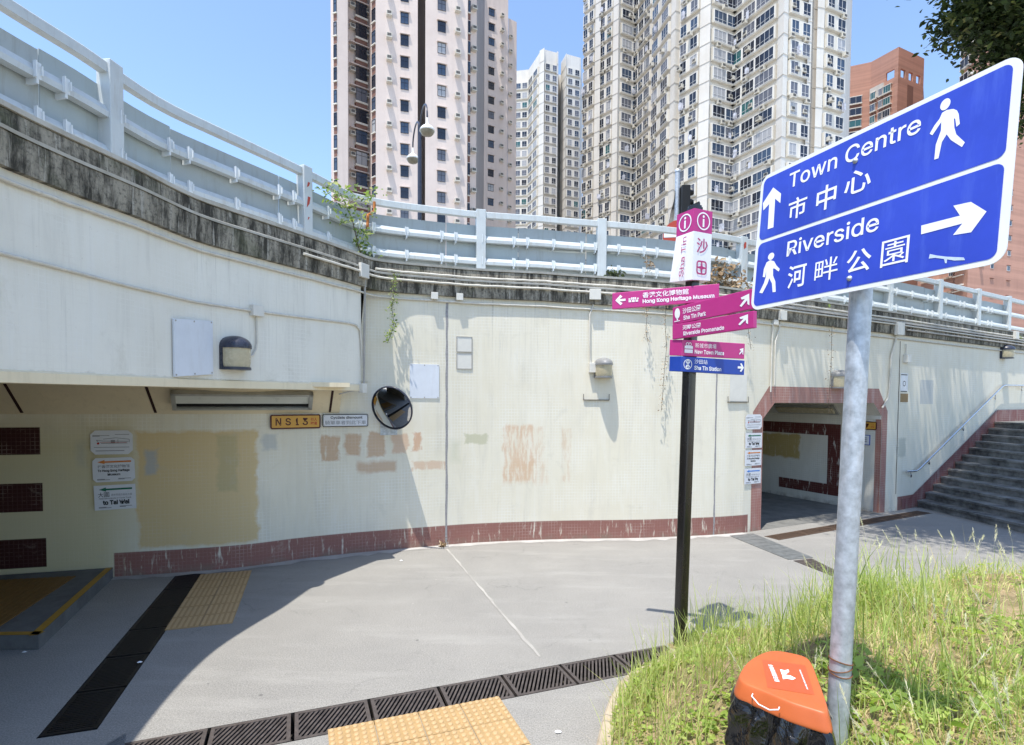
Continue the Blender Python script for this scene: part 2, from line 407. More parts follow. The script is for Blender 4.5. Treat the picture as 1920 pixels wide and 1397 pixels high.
def concrete_stained(name):
    t = NT(name); uv = t.new("ShaderNodeTexCoord").outputs["UV"]
    st = t.noise(t.mapping(uv, (2.8, .55, 1)), 2.6, 7, .74); st2 = t.noise(t.mapping(uv, (9, .5, 1)), 2.0, 5, .7); sp = t.noise(uv, 26, 5, .7)
    c = t.mix(t.ramp(st, .42, .58, 1, 0), (.33, .30, .24), (.050, .046, .037))
    c = t.mix(t.ramp(st2, .57, .62, 0, .9), c, (.40, .375, .32))
    c = t.mix(t.ramp(t.noise(uv, 1.3, 4, .6), .55, .70, 0, .55), c, (.12, .13, .07))
    c = t.mix(t.ramp(sp, .50, .66, 0, .7), c, (.045, .042, .036))
    t.set(c, .85, 0, .2); t.bump(sp, .6, .012); return t.m
def concrete_pale(name, a=(.50, .49, .45), b=(.34, .32, .27)):
    t = NT(name); o = t.coord(); n = t.noise(o, 2.5, 7, .7); sp = t.noise(o, 60, 3, .7)
    c = t.mix(t.ramp(n, .4, .68, 0, 1), a, b); c = t.mix(t.ramp(sp, .6, .8, 0, .4), c, (.22, .2, .17)); t.set(c, .8, 0, .2); t.bump(sp, .4, .006); return t.m
def asphalt(name, a=(.275, .264, .243), b=(.20, .194, .182)):
    t = NT(name); o = t.coord(); n = t.noise(o, .55, 6, .62); m2 = t.noise(o, 3.3, 6, .7); g = t.noise(o, 85, 3, .85); g2 = t.noise(o, 36, 2, .7)
    c = t.mix(t.ramp(n, .36, .66, 0, 1), a, b); c = t.mix(t.ramp(m2, .5, .75, 0, .30), c, (.15, .145, .14))
    c = t.mix(t.ramp(g, .36, .64, 0, 1), t.mix(.50, c, (.10, .098, .094)), t.mix(.42, c, (.48, .465, .43)))
    c = t.mix(t.ramp(g2, .66, .74, 0, .5), c, (.42, .41, .39))
    crack = t.new("ShaderNodeTexVoronoi", feature='DISTANCE_TO_EDGE'); crack.inputs["Scale"].default_value = .55
    dv = t.new("ShaderNodeVectorMath", operation='ADD'); t.link(o, dv.inputs[0]); nn = t.new("ShaderNodeTexNoise"); nn.inputs["Scale"].default_value = 2.2; nn.inputs["Detail"].default_value = 6; t.link(o, nn.inputs["Vector"]); t.link(nn.outputs["Color"], dv.inputs[1]); t.link(dv.outputs[0], crack.inputs["Vector"])
    c = t.mix(t.math('MULTIPLY', t.ramp(crack.outputs["Distance"], .0, .006, .5, 0), t.ramp(n, .45, .6, 0, 1)), c, (.09, .088, .085))
    gum = t.new("ShaderNodeTexVoronoi"); gum.inputs["Scale"].default_value = 1.7; t.link(o, gum.inputs["Vector"]); c = t.mix(t.ramp(gum.outputs["Distance"], .022, .034, .7, 0), c, (.10, .098, .094))
    gum2 = t.new("ShaderNodeTexVoronoi"); gum2.inputs["Scale"].default_value = 2.9; t.link(t.mapping(o, (1, 1, 1), (3.3, 1.7, 0)), gum2.inputs["Vector"]); c = t.mix(t.ramp(gum2.outputs["Distance"], .022, .04, .6, 0), c, (.46, .45, .42))
    w = t.noise(t.mapping(o, (.5, 2.6, 1)), 1.1, 5, .7); c = t.mix(t.ramp(w, .52, .70, 0, .35), c, (.37, .36, .335))
    t.set(c, t.ramp(g, .3, .7, .75, .95), 0, .25); t.bump(g, .5, .003); return t.m
def soil(name):
    t = NT(name); o = t.coord(); n = t.noise(o, 5, 6, .7); f = t.noise(o, 55, 4, .75)
    c = t.mix(t.ramp(n, .4, .62, 0, 1), (.36, .27, .16), (.17, .15, .07)); c = t.mix(t.ramp(f, .5, .7, 0, .8), c, (.56, .45, .28)); t.set(c, .95, 0, .1); t.bump(f, .9, .02); return t.m
def glass(name, col, rough=.08):
    t = NT(name); t.set(col, rough, 0, .6); return t.m
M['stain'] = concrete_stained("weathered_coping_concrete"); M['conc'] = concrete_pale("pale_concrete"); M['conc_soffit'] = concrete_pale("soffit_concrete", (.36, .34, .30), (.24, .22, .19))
M['asphalt'] = asphalt("path_asphalt"); M['cement'] = concrete_pale("cement_strip", (.46, .45, .43), (.33, .32, .30)); M['kerb'] = concrete_pale("kerb_granite", (.44, .37, .28), (.30, .25, .18))
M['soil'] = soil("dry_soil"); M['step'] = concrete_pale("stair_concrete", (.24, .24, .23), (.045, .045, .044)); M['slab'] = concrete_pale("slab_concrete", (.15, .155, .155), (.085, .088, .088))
M['tunnel_floor'] = concrete_pale("tunnel_floor", (.20, .20, .19), (.12, .12, .115))
t = NT("convex_mirror_glass"); t.set((.75, .76, .78), .03, 1.0); M['mirror'] = t.m
t = NT("black_polythene"); o_ = t.coord(); n_ = t.noise(t.mapping(o_, (3, 3, 1.6)), 3, 3, .5, 2.2); t.set((.008, .008, .009), .16, 0, .6); t.bump(n_, .8, .03); M['bag'] = t.m

def R(x0, y0, x1, y1, col, edge=.03, op=.9, wear=0.0):
    s0, _ = wall_hit(x0, (y0 + y1) / 2); s1, _ = wall_hit(x1, (y0 + y1) / 2); _, z1 = wall_hit((x0 + x1) / 2, y0); _, z0 = wall_hit((x0 + x1) / 2, y1)
    return (s0, s1, z0, z1, col, edge, op, wear)
TAN = (.52, .345, .215); MAR = (.040, .008, .007); SK = (.245, .095, .078); S_SK0 = wall_hit(213, 1060)[0]; S_JAMB = wall_hit(1404, 900)[0]
RECTS = [R(-330, 772, 262, 1140, (.56, .49, .27), .45, .85), R(-330, 772, 420, 1100, (.60, .55, .38), .8, .5), R(255, 805, 486, 1026, (.62, .465, .23), .05, .9, 0), R(405, 812, 448, 925, (.47, .40, .22), .05, .7), R(160, 798, 262, 955, (.47, .39, .20), .10, .55),
  R(268, 840, 299, 892, (.40, .42, .43), .05, .8), R(488, 812, 524, 846, (.46, .48, .47), .05, .7), R(135, 822, 168, 880, (.38, .40, .38), .12, .5),
  R(-70, 801, 76, 854, MAR, .008, 1), R(-70, 907, 81, 962, MAR, .008, 1), R(-70, 1012, 88, 1068, MAR, .008, 1),
  R(600, 816, 638, 865, TAN, .03, .85, .06), R(645, 812, 677, 856, TAN, .04, .85), R(687, 808, 724, 858, TAN, .04, .8), R(667, 862, 746, 889, TAN, .06, .75),
  R(733, 812, 767, 850, (.60, .40, .27), .03, .75), R(773, 810, 792, 846, (.58, .36, .23), .03, .85, .12), R(770, 863, 834, 883, (.60, .42, .29), .03, .75, .18),
  R(868, 811, 914, 834, (.48, .47, .32), .03, .75), R(838, 820, 868, 874, (.55, .54, .40), .12, .55), R(942, 794, 1003, 905, (.62, .42, .27), .05, .75, .30), R(1000, 800, 1022, 880, (.62, .45, .30), .05, .6, .35), R(1052, 800, 1072, 906, (.62, .46, .31), .05, .6, .38), R(940, 860, 1030, 912, (.62, .44, .29), .09, .4, .3),
  (S_SK0, S_JAMB, -.1, .325, SK, .012, .95, .06), (SL[-4], 99, -.1, .30, SK, .012, .95, .1), R(1725, 712, 1750, 758, (.38, .42, .45), .012, .55),
  R(1683, 820, 1699, 858, (.40, .41, .34), .05, .6)]
M['wall'] = wall_material("painted_mosaic_wall", (.745, .70, .575), RECTS, (.66, .60, .45))
M['fascia'] = wall_material("painted_fascia", (.79, .765, .68), [(-9, 99, 2.40, 2.585, (.60, .57, .49), .02, .8, 0)], (.66, .635, .555))

# ------------------------------------------------------------------ ground, path, drains (real slots in the path)
DF_D = V((.934, .357)); DF_N = V((-.357, .934)); DF_O = V((1.64, 5.42)) - DF_N * .38     # front drain: far edge passes (1.64, 5.42)
DF_L = 5.20
def dfp(a, b): return DF_O - DF_D * a + DF_N * b
DL_A, DL_B = V((-3.30, 3.82)), V((-4.48, 7.43)); DL_D = (DL_B - DL_A).normalized(); DL_N = V((DL_D.y, -DL_D.x)); DL_L = (DL_B - DL_A).length; DL_W = .36
def dlp(a, b): return DL_A + DL_D * a + DL_N * b
RG_A, RG_D = V((4.42, 9.72)), V((.87, .47)).normalized(); RG_N = V((RG_D.y, -RG_D.x))
def rgp(a, b): return RG_A + RG_D * a + RG_N * b
hole1 = [dfp(.15, 0), dfp(DF_L, 0), dfp(DF_L, .38), dfp(.15, .38)]
hole2 = [dlp(0, 0), dlp(DL_L, 0), dlp(DL_L, DL_W), dlp(0, DL_W)]
hole3 = [rgp(0, 0), rgp(5.0, 0), rgp(5.0, .30), rgp(0, .30)]
mb = MB(); mb.sheet(WF, [(-22, -14), (26, -14), (26, 24), (-22, 24)], 0, 0, [[(p.x, p.y) for p in h] for h in (hole1, hole2, hole3)]); struct("path", mb, M['asphalt'])
mb = MB(); mb.sheet(WF, [(-700, -700), (700, -700), (700, 900), (-700, 900)], -.40); struct("ground", mb, M['conc'])
mb = MB()
for h in (hole1, hole2, hole3):
    c = sum((q for q in h), V((0, 0))) / 4; hh = [c + (q - c) * 1.0 for q in h]
    for i in range(4):
        a, b = hh[i], hh[(i + 1) % 4]; mb.add([(a.x, a.y, 0), (b.x, b.y, 0), (b.x, b.y, -.3), (a.x, a.y, -.3)], [(0, 1, 2, 3)])
    mb.add([(q.x, q.y, -.16) for q in hh], [(0, 1, 2, 3)])
struct("drain_channel", mb, M['pit'])
# cement strip along the wall foot, sealed joint across the path
mb = MB(); s = S_SK0
ss = [S_SK0 + (S_P0 - S_SK0) * i / 60 for i in range(61)]; rr = [random.uniform(.10, .22) for _ in ss]
P = []
for a, w_ in zip(ss, rr): P += [wpt(a, .004, 0), wpt(a, .004, w_)]
mb.add(P, [(2 * i, 2 * i + 1, 2 * i + 3, 2 * i + 2) for i in range(60)]); struct("cement_edge", mb, M['cement'])
mb = MB(); a, b = G(838, 1030), G(1012, 1232); P = []
dd = (b - a).normalized(); nn = V((-dd.y, dd.x, 0))
for i in range(31):
    q = a + (b - a) * (i / 30) + nn * random.uniform(-.008, .008); w_ = random.uniform(.010, .020); P += [q + nn * w_ + V((0, 0, .004)), q - nn * w_ + V((0, 0, .004))]
mb.add(P, [(2 * i, 2 * i + 1, 2 * i + 3, 2 * i + 2) for i in range(30)]); struct("path_joint", mb, concrete_pale('joint_sealant', (.40, .385, .355), (.28, .27, .25)))

# drain gratings ----------------------------------------------------
def grate_mesh(L, W, slats, lean, frame=.028, th=.03, bar=.5):
    mb = MB(); f = frame
    mb.box(WF, 0, L, 0, f, -th, 0); mb.box(WF, 0, L, W - f, W, -th, 0); mb.box(WF, 0, f, f, W - f, -th, 0); mb.box(WF, L - f, L, f, W - f, -th, 0)
    p = (L - 2 * f) / slats; w2 = p * bar / 2; W0, W1 = f, W - f
    for i in range(-slats, 2 * slats + 1):
        x0 = f + p * i; x1 = x0 + lean
        pts = [(x0 - w2, W0), (x0 + w2, W0), (x1 + w2, W1), (x1 - w2, W1)]
        # clip to the frame
        def clip(poly, sgn, lim):
            out = []
            for k in range(len(poly)):
                a, b = poly[k], poly[(k + 1) % len(poly)]
                ia, ib = sgn * (a[0] - lim) >= 0, sgn * (b[0] - lim) >= 0
                if ia: out.append(a)
                if ia != ib:
                    t = (lim - a[0]) / (b[0] - a[0]); out.append((lim, a[1] + t * (b[1] - a[1])))
            return out
        q = clip(clip(pts, 1, f), -1, L - f) if True else pts
        if len(q) >= 3: mb.prism(WF, q, -th, -.003)
    return mb
def put_grate(mesh_mb, mats, pos, d, label, group, name="drain_grate"):
    o = obj(name, mesh_mb, mats, origin=(0, 0, 0)); o.location = pos; o.rotation_euler = (0, 0, math.atan2(d.y, d.x)); tag(o, label, "drain grate", group); return o
first = None; GL = .545
front_labels = ["dark slotted iron grate beside the foot of the fingerpost, in the grass edge", "slotted iron grate second from the fingerpost in the long front drain", "slotted iron grate third from the fingerpost, right of the pale path joint",
  "slotted iron grate meeting the end of the pale joint line across the path", "slotted iron grate at the far corner of the studded yellow paving", "slotted iron grate behind the middle of the studded yellow paving", "slotted iron grate left of the studded yellow paving, half in sunlight",
  "slotted iron grate fully in the shade, second from the checkered plate", "slotted iron grate beside the checkered metal plate at the corner of two drains"]
gm = grate_mesh(GL - .012, .365, 13, .17)
for k, lb in enumerate(front_labels):
    p = dfp(.17 + k * .558 + GL, .008); z = random.uniform(.001, .006)
    if first is None: first = put_grate(gm, M['iron'], (p.x, p.y, z), DF_D, lb, "grates of the front drain")
    else:
        o = first.copy(); COL.objects.link(o); o.location = (p.x, p.y, z); o.rotation_euler.z += random.uniform(-.006, .006); o["label"] = lb
gm = grate_mesh(.60, DL_W - .015, 20, .0, bar=.62); ff = None
left_labels = ["near black drain grate nearest the camera at the bottom left", "black drain grate with bits of litter, second from the camera on the left", "black drain grate in the shade between raised slab and yellow tiles, middle of its row",
  "black drain grate left of the near end of the yellow tiles", "black drain grate left of the far end of the yellow tiles", "black drain grate touching the foot of the wall under the bridge"]
for k, lb in enumerate(left_labels):
    p = dlp(.02 + k * .628, .008 + DL_W - .015); pos = (p.x, p.y, random.uniform(.0, .004))
    if ff is None:
        ff = put_grate(gm, M['iron_dark'], pos, DL_D, lb, "grates of the dark drain under the bridge")
    else:
        o = ff.copy(); COL.objects.link(o); o.location = pos; o["label"] = lb
for o in [ff] + [x for x in bpy.data.objects if x.get("group") == "grates of the dark drain under the bridge"]: pass
gm = grate_mesh(.82, .285, 24, .0, bar=.45); ff2 = None
for k, lb in enumerate(["brown grate left of the galvanised pole at the subway doorway", "brown grate at the middle of the subway doorway sill", "brown grate right behind the galvanised pole", "brown grate at the right jamb of the subway doorway", "brown grate in the shade by the foot of the stairs", "brown grate furthest right by the lowest stair"]):
    p = rgp(.01 + k * .83, .29); pos = (p.x, p.y, .003)
    if ff2 is None: ff2 = put_grate(gm, M['iron_rust'], pos, RG_D, lb, "grates across the subway doorway")
    else:
        o = ff2.copy(); COL.objects.link(o); o.location = pos; o["label"] = lb
def cover(pxs, name, label, m, cat, ribs=True):
    q = [G(*p) for p in pxs]; c = sum(q, V((0, 0, 0))) / 4; mb = MB(); mb.prism(WF, [(p.x, p.y) for p in q], .002, .008)
    if ribs:
        for i in range(1, 22):
            for j in range(1, 8):
                a = q[0].lerp(q[1], i / 22); b = q[3].lerp(q[2], i / 22); s_ = a.lerp(b, j / 8); t_ = (q[1] - q[0]).normalized(); w_ = t_.cross(V((0, 0, 1)))
                if (i + j) % 2: t_, w_ = w_, t_
                mb.add([s_ + t_ * .018 + V((0, 0, .008)), s_ + w_ * .005 + V((0, 0, .011)), s_ - t_ * .018 + V((0, 0, .008)), s_ - w_ * .005 + V((0, 0, .011))], [(0, 1, 2, 3)])
    o = obj(name, mb, m, origin=c); tag(o, label, cat); return o
cover([(236, 1376), (196, 1399), (160, 1440), (232, 1412)], "checker_plate", "small checkered metal plate where the two drains meet at the bottom left", M['plate'], "metal plate")
cover([(1368, 1005), (1412, 1001), (1524, 1046), (1478, 1050)], "checker_plate", "grey checkered metal plate on the path before the subway doorway", M['plate'], "metal plate")
cover([(1488, 1052), (1522, 1048), (1566, 1070), (1560, 1080)], "drain_cover", "dark drain cover just left of the galvanised pole", M['iron'], "drain cover")
cover([(1562, 1072), (1606, 1076), (1650, 1098), (1606, 1104)], "drain_cover", "dark drain cover just right of the galvanised pole", M['iron'], "drain cover")
cover([(1608, 1098), (1652, 1099), (1716, 1120), (1668, 1128)], "drain_cover", "dark drain cover at the edge of the grass", M['iron'], "drain cover")

# tactile paving ----------------------------------------------------
def tactile(origin, du, dv, nu, nv, size, mat_, name, label, kind='dot'):
    t_ = thing(name, label, "tactile paving", (*origin, .0)); du = V((*du, 0)).normalized(); dv = V((*dv, 0)).normalized(); n = 6
    for i in range(nu):
        for j in range(nv):
            fr = Frame(V((*origin, 0)) + du * i * size + dv * j * size, du, dv, (0, 0, 1)); mb = MB()
            g = .003; mb.box(fr, g, size - g, g, size - g, -.02, .006 + random.uniform(0, .002)); h = .007
            for a in range(n):
                for b in range(n if kind == 'dot' else 1):
                    x, y = (a + .5) * size / n, (b + .5) * size / n
                    if kind == 'dot': mb.lathe(fr.moved(x, y, h), [(.020, 0), (.017, .007), (.011, .0085), (0.0005, .0088)], 10, 1)
                    else: mb.box(fr, x - .014, x + .014, .02, size - .02, h, h + .005, 1)
            part("tile", mb, [mat_, M['tactile_stud']], t_)
    return t_
o0 = V((-.09, 4.41)); u0 = V((-.934, -.357)); v0 = V((.357, -.934))
tactile(o0, v0, u0, 4, 4, .327, M['tactile'], "tactile_paving", "studded buff tactile paving in the sun at the bottom of the picture")
tactile((-3.55, 7.60), (-.95, -.31), (.33, -.944), 2, 6, .315, M['tactile'], "tactile_paving", "pale yellow tactile paving, two tiles wide, in the shade beside the dark drain", 'bar')

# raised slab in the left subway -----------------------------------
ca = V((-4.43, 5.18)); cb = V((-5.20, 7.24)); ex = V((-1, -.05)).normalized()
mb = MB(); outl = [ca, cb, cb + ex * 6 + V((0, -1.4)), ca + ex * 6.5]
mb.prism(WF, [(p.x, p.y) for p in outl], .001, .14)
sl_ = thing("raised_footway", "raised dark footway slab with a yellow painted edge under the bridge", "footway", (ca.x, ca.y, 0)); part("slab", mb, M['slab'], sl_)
mb = MB(); e1 = (cb - ca).normalized(); n1 = V((-e1.y, e1.x))
for a, b, n in ((ca, cb, n1), (ca + ex * 6, ca, V((.05, 1)).normalized())):
    mb.add([(*(a), .144), (*(b), .144), (*(b + n * .075), .144), (*(a + n * .075), .144)], [(0, 1, 2, 3)])
part("yellow_edge", mb, M['yellow_line'], sl_)
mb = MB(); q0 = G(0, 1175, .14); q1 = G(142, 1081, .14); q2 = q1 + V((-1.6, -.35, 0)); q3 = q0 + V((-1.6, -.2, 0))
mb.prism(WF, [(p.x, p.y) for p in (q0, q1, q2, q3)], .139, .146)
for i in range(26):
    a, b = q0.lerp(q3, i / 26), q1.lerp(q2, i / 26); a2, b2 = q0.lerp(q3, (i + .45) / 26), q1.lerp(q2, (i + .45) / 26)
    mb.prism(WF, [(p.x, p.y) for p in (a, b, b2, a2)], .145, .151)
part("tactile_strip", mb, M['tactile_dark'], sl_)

# ------------------------------------------------------------------ retaining wall
rw = thing("retaining_wall", "long curved cream painted mosaic wall with a dull red skirting along the path", "wall", wpt(SL[60], 0))
mb = MB(); mb.uv = {}
PL = []; n_ = len(WC)
for i in range(n_):
    p = WC[i]; zt = 2.75 if p[0] < -2.3 else zc(p) + .02
    PL += [(p[0], p[1], 0), (p[0], p[1], zt)]
fs = [(2 * i, 2 * i + 2, 2 * i + 3, 2 * i + 1) for i in range(n_ - 1)]
mb.add(PL, fs)
for i in range(n_ - 1): mb.uv[i] = [(SL[i], PL[2 * i][2]), (SL[i + 1], PL[2 * i + 2][2]), (SL[i + 1], PL[2 * i + 3][2]), (SL[i], PL[2 * i + 1][2])]
# doorway stretch with its eight-sided opening
pf = Frame((*WALL[len(WC) - 1], 0), (PD.x, PD.y, 0), (0, 0, 1), (PD.y, -PD.x, 0)); LP = S_P1 - S_P0
def pu(px, py):
    s_, z_ = wall_hit(px, py); return (s_ - S_P0, z_)
JL, JR = pu(1428, 900)[0], pu(1650, 900)[0]; ZT = pu(1540, 755.5)[1]; ZS = pu(1437, 785)[1]; CHX = .30
OPEN = [(JL, 0), (JL, ZS), (JL + CHX, ZT), (JR - CHX, ZT), (JR, ZS), (JR, 0)]
out = [(0, 0)] + OPEN + [(LP, 0), (LP, zc((8.38, 12))), (0, zc((4.15, 10)) + .02)]
b0 = len(mb.f); mb.sheet(pf, out)
P_ = mb.v
for k in range(b0, len(mb.f)): mb.uv[k] = [(S_P0 + (V(P_[i]) - pf.o).dot(pf.u), P_[i][2]) for i in mb.f[k]]
k0 = len(WC)
for i in range(k0, len(WALL) - 1):
    a, b = WALL[i], WALL[i + 1]; q = len(mb.f); mb.add([(*a, 0), (*b, 0), (*b, zc(b)), (*a, zc(a))], [(0, 1, 2, 3)]); mb.uv[q] = [(SL[i], 0), (SL[i + 1], 0), (SL[i + 1], zc(b)), (SL[i], zc(a))]
part("wall_face", mb, M['wall'], rw)
# vertical joints
def joint(px, y0, y1, w=.022, m=None):
    s_, z1 = wall_hit(px, y0); _, z0 = wall_hit(px, y1); m_ = MB(); z0 = max(z0, .0); k = 24
    fr = wframe(s_, 0); P = []
    for i in range(k + 1):
        z = z0 + (z1 - z0) * i / k; j = random.uniform(-.004, .004); w_ = w * random.uniform(.8, 1.25); P += [fr.p(j - w_ / 2, z, .003), fr.p(j + w_ / 2, z, .003)]
    m_.add(P, [(2 * i, 2 * i + 1, 2 * i + 3, 2 * i + 2) for i in range(k)]); part("movement_joint", m_, m or M['pipe_grey'], rw)
M['seal'] = mat("grey_joint_filler", (.30, .29, .29), .8, var=.25, scale=30)
joint(838, 568, 1024, .035, M['seal']); joint(1344, 700, 1003, .028, M['seal']); joint(1688, 640, 925, .02, M['dark_seam'])
# painted border round the subway doorway (flat painted band 3 mm proud)
BW = .27
band_out = [(JL - BW, 0), (JL - BW, ZS + .12), (JL + CHX - .16, ZT + .30), (JR - CHX + .16, ZT + .30), (JR + .19, ZS + .12), (JR + .19, 0)]
mb = MB(); mb.uv = {}; mb.sheet(pf, band_out + OPEN[::-1], .004)
for k in range(len(mb.f)): mb.uv[k] = [((V(mb.v[i]) - pf.o).dot(pf.u), mb.v[i][2]) for i in mb.f[k]]
M['band'] = wall_material("dull_red_band", (.33, .150, .120), [], (.38, .19, .155), .35)
part("doorway_border", mb, M['band'], rw)
# red skirting that climbs with the stairs on the far right stretch
# ------------------------------------------------------------------ right subway
sb = thing("pedestrian_subway", "subway mouth with a red border, cream walls and maroon inner bands, right of the wall", "subway", pf.p((JL + JR) / 2, 0))
TD = 9.0
def inner(u, z, d): return pf.p(u, z, -d)
M['tun'] = None
rf = Frame(pf.p(JR, 0, 0), -pf.n, (0, 0, 1), -pf.u)          # right-hand inner wall: a = depth, b = height, faces the passage
def rin(px, py):
    d = ray(px, py); n = rf.n; k = (rf.o - CAMO).dot(n) / d.dot(n); P = CAMO + d * k; return (P - rf.o).dot(rf.u), P.z
a0 = rin(1577, 800); a1 = rin(1552, 818); a2 = rin(1460, 893); a3 = rin(1552, 908); a4 = rin(1575, 935); a5 = rin(1500, 885)
dA, dB = a0[0], a1[0]; dC = rin(1460, 900)[0]; dE = rin(1437, 800)[0]
MR = (.10, .024, .020)
zt_top = rin(1552, 796)[1]; zt_bot = rin(1552, 817)[1]; zb_top = rin(1552, 907)[1]; zb_bot = rin(1552, 928)[1]
trects = [(dA, 30, zt_bot, zt_top + .02, MR, .01, 1, .05), (dA, dB, zb_bot, zt_top, MR, .01, 1, .08), (dA, dC, zb_bot, zb_top, MR, .01, 1, .08), (rin(1500, 840)[0], 30, rin(1480, 860)[1], zt_bot, (.40, .28, .06), .05, .85, .05)]
M['tun'] = wall_material("subway_wall_paint", (.66, .645, .58), trects)
mb = MB(); mb.uv = {}
mb.add([rf.p(0, 0), rf.p(TD, 0), rf.p(TD, ZS), rf.p(0, ZS)], [(0, 1, 2, 3)]); mb.uv[0] = [(0, 0), (TD, 0), (TD, ZS), (0, ZS)]
mb.add([rf.p(0, ZS), rf.p(TD, ZS), rf.p(TD, ZT, CHX), rf.p(0, ZT, CHX)], [(0, 1, 2, 3)]); mb.uv[1] = [(0, 5), (TD, 5), (TD, 5.4), (0, 5.4)]
lw = Frame(pf.p(JL, 0, 0), -pf.n, (0, 0, 1), pf.u)
mb.add([lw.p(0, 0), lw.p(TD, 0), lw.p(TD, ZS), lw.p(0, ZS)], [(3, 2, 1, 0)]); mb.uv[2] = [(0, 7), (TD, 7), (TD, 9), (0, 9)]
mb.add([lw.p(0, ZS), lw.p(TD, ZS), lw.p(TD, ZT, CHX), lw.p(0, ZT, CHX)], [(3, 2, 1, 0)]); mb.uv[3] = [(0, 7), (TD, 7), (TD, 9), (0, 9)]
mb.add([lw.p(0, ZT, CHX), lw.p(TD, ZT, CHX), rf.p(TD, ZT, CHX), rf.p(0, ZT, CHX)], [(0, 1, 2, 3), ]); mb.uv[4] = [(0, 7), (TD, 7), (TD, 9), (0, 9)]
mb.add([lw.p(TD, 0), rf.p(TD, 0), rf.p(TD, ZT), lw.p(TD, ZT)], [(0, 1, 2, 3)]); mb.uv[5] = [(0, 7), (3, 7), (3, 9), (0, 9)]
part("inner_wall", mb, M['tun'], sb)
mb = MB(); mb.add([lw.p(.0, .004), rf.p(.0, .004), rf.p(TD, .004), lw.p(TD, .004)], [(0, 1, 2, 3)]); part("floor", mb, M['tunnel_floor'], sb)
mb = MB()     # red corner strip on the right jamb
mb.add([rf.p(0.0, 0, .004), rf.p(.12, 0, .004), rf.p(.12, ZS, .004), rf.p(0, ZS, .004)], [(0, 1, 2, 3)]); mb.uv = {0: [(0, 0), (.12, 0), (.12, 2), (0, 2)]}; part("corner_strip", mb, M['band'], sb)
mb = MB(); cv_v = (V((0, 0, ZT - ZS)) + rf.n * CHX).normalized(); l0, l1 = rin(1578, 770)[0], rin(1463, 768)[0]
lf = Frame(rf.p((l0 + l1) / 2, (ZS + ZT) / 2, CHX / 2), rf.u, cv_v); lf.n = lf.n if lf.n.dot(rf.n) > 0 else -lf.n
cl = thing("ceiling_light", "long tube light along the sloping ceiling edge inside the right subway", "ceiling light", lf.o)
mb.box(lf, -abs(l1 - l0) / 2, abs(l1 - l0) / 2, -.15, .15, 0, .04); part("housing", mb, M['alu'], cl)
mb = MB(); mb.box(lf, -abs(l1 - l0) / 2 + .06, abs(l1 - l0) / 2 - .06, -.08, .08, .041, .085); bevel(part("diffuser", mb, M['lamp_lens'], cl), .015)

# ------------------------------------------------------------------ bridge over the left subway
br = thing("road_bridge", "concrete road bridge edge with a white fascia and a black-stained coping, over the left subway", "bridge", (FE[30][0], FE[30][1], 2.5))
mb = MB(); mb.sweep(FE, [(0, 2.5), (0, 4.03), (-.34, 4.03), (-.34, 2.5)], uvs=True)
for q in mb.uv: pass
# fascia uv: height in metres on the visible face
LFE = [0.0]
for i in range(1, len(FE)): LFE.append(LFE[-1] + (V(FE[i]) - V(FE[i - 1])).length)
q = 0
for i in range(len(FE) - 1):
    for j in range(4):
        zz = [2.5, 4.03, 4.03, 2.5]; a, b = zz[j], zz[(j + 1) % 4]
        mb.uv[q] = [(LFE[i], a), (LFE[i], b), (LFE[i + 1], b), (LFE[i + 1], a)][::-1]; q += 1
i = len(FE) - 1; nn = nrm(FE, i); e = FE[i]
mb.add([(e[0], e[1], 2.5), (e[0] - nn[0] * .34, e[1] - nn[1] * .34, 2.5), (e[0] - nn[0] * .34, e[1] - nn[1] * .34, 4.03), (e[0], e[1], 4.03)], [(0, 1, 2, 3)]); mb.uv[q] = [(0, 2.6), (.3, 2.6), (.3, 4), (0, 4)]
part("fascia", mb, M['fascia'], br)
mb = MB(); mb.sweep(FE, [(0.0, 2.475), (.022, 2.48), (.022, 2.56), (.0, 2.575)], uvs=True); part("fascia_lip", mb, M['cream'], br)
mb = MB(); mb.sweep(EDGE, [(-.02, 0), (.06, .0), (.065, .24), (.055, .262), (-.02, .27), (-.03, .44), (-.05, .46), (-.80, .46), (-.80, 0.03)], zf=zc, uvs=True); part("coping", mb, M['stain'], br)
mb = MB(); mb.sweep(EDGE, [(.045, .262), (.075, .25), (.08, .275), (.045, .29), (.02, .285), (.02, .265)], zf=zc); part("coping_drip", mb, M['conc'], br)
mb = MB(); mb.sweep(EDGE, [(-.015, .455), (-.01, .49), (-.5, .492), (-.5, .455)], zf=zc); part("kerb_top", mb, M['conc'], br)
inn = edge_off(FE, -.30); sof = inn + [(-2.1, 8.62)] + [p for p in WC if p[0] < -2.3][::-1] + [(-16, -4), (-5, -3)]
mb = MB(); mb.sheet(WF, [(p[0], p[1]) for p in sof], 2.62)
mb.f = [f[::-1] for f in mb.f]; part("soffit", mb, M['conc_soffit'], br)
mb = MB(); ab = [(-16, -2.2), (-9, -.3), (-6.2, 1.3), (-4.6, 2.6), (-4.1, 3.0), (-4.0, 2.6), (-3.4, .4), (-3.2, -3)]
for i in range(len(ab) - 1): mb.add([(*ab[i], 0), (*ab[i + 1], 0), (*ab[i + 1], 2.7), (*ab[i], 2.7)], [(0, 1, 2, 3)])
part("abutment", mb, M['conc_soffit'], br)
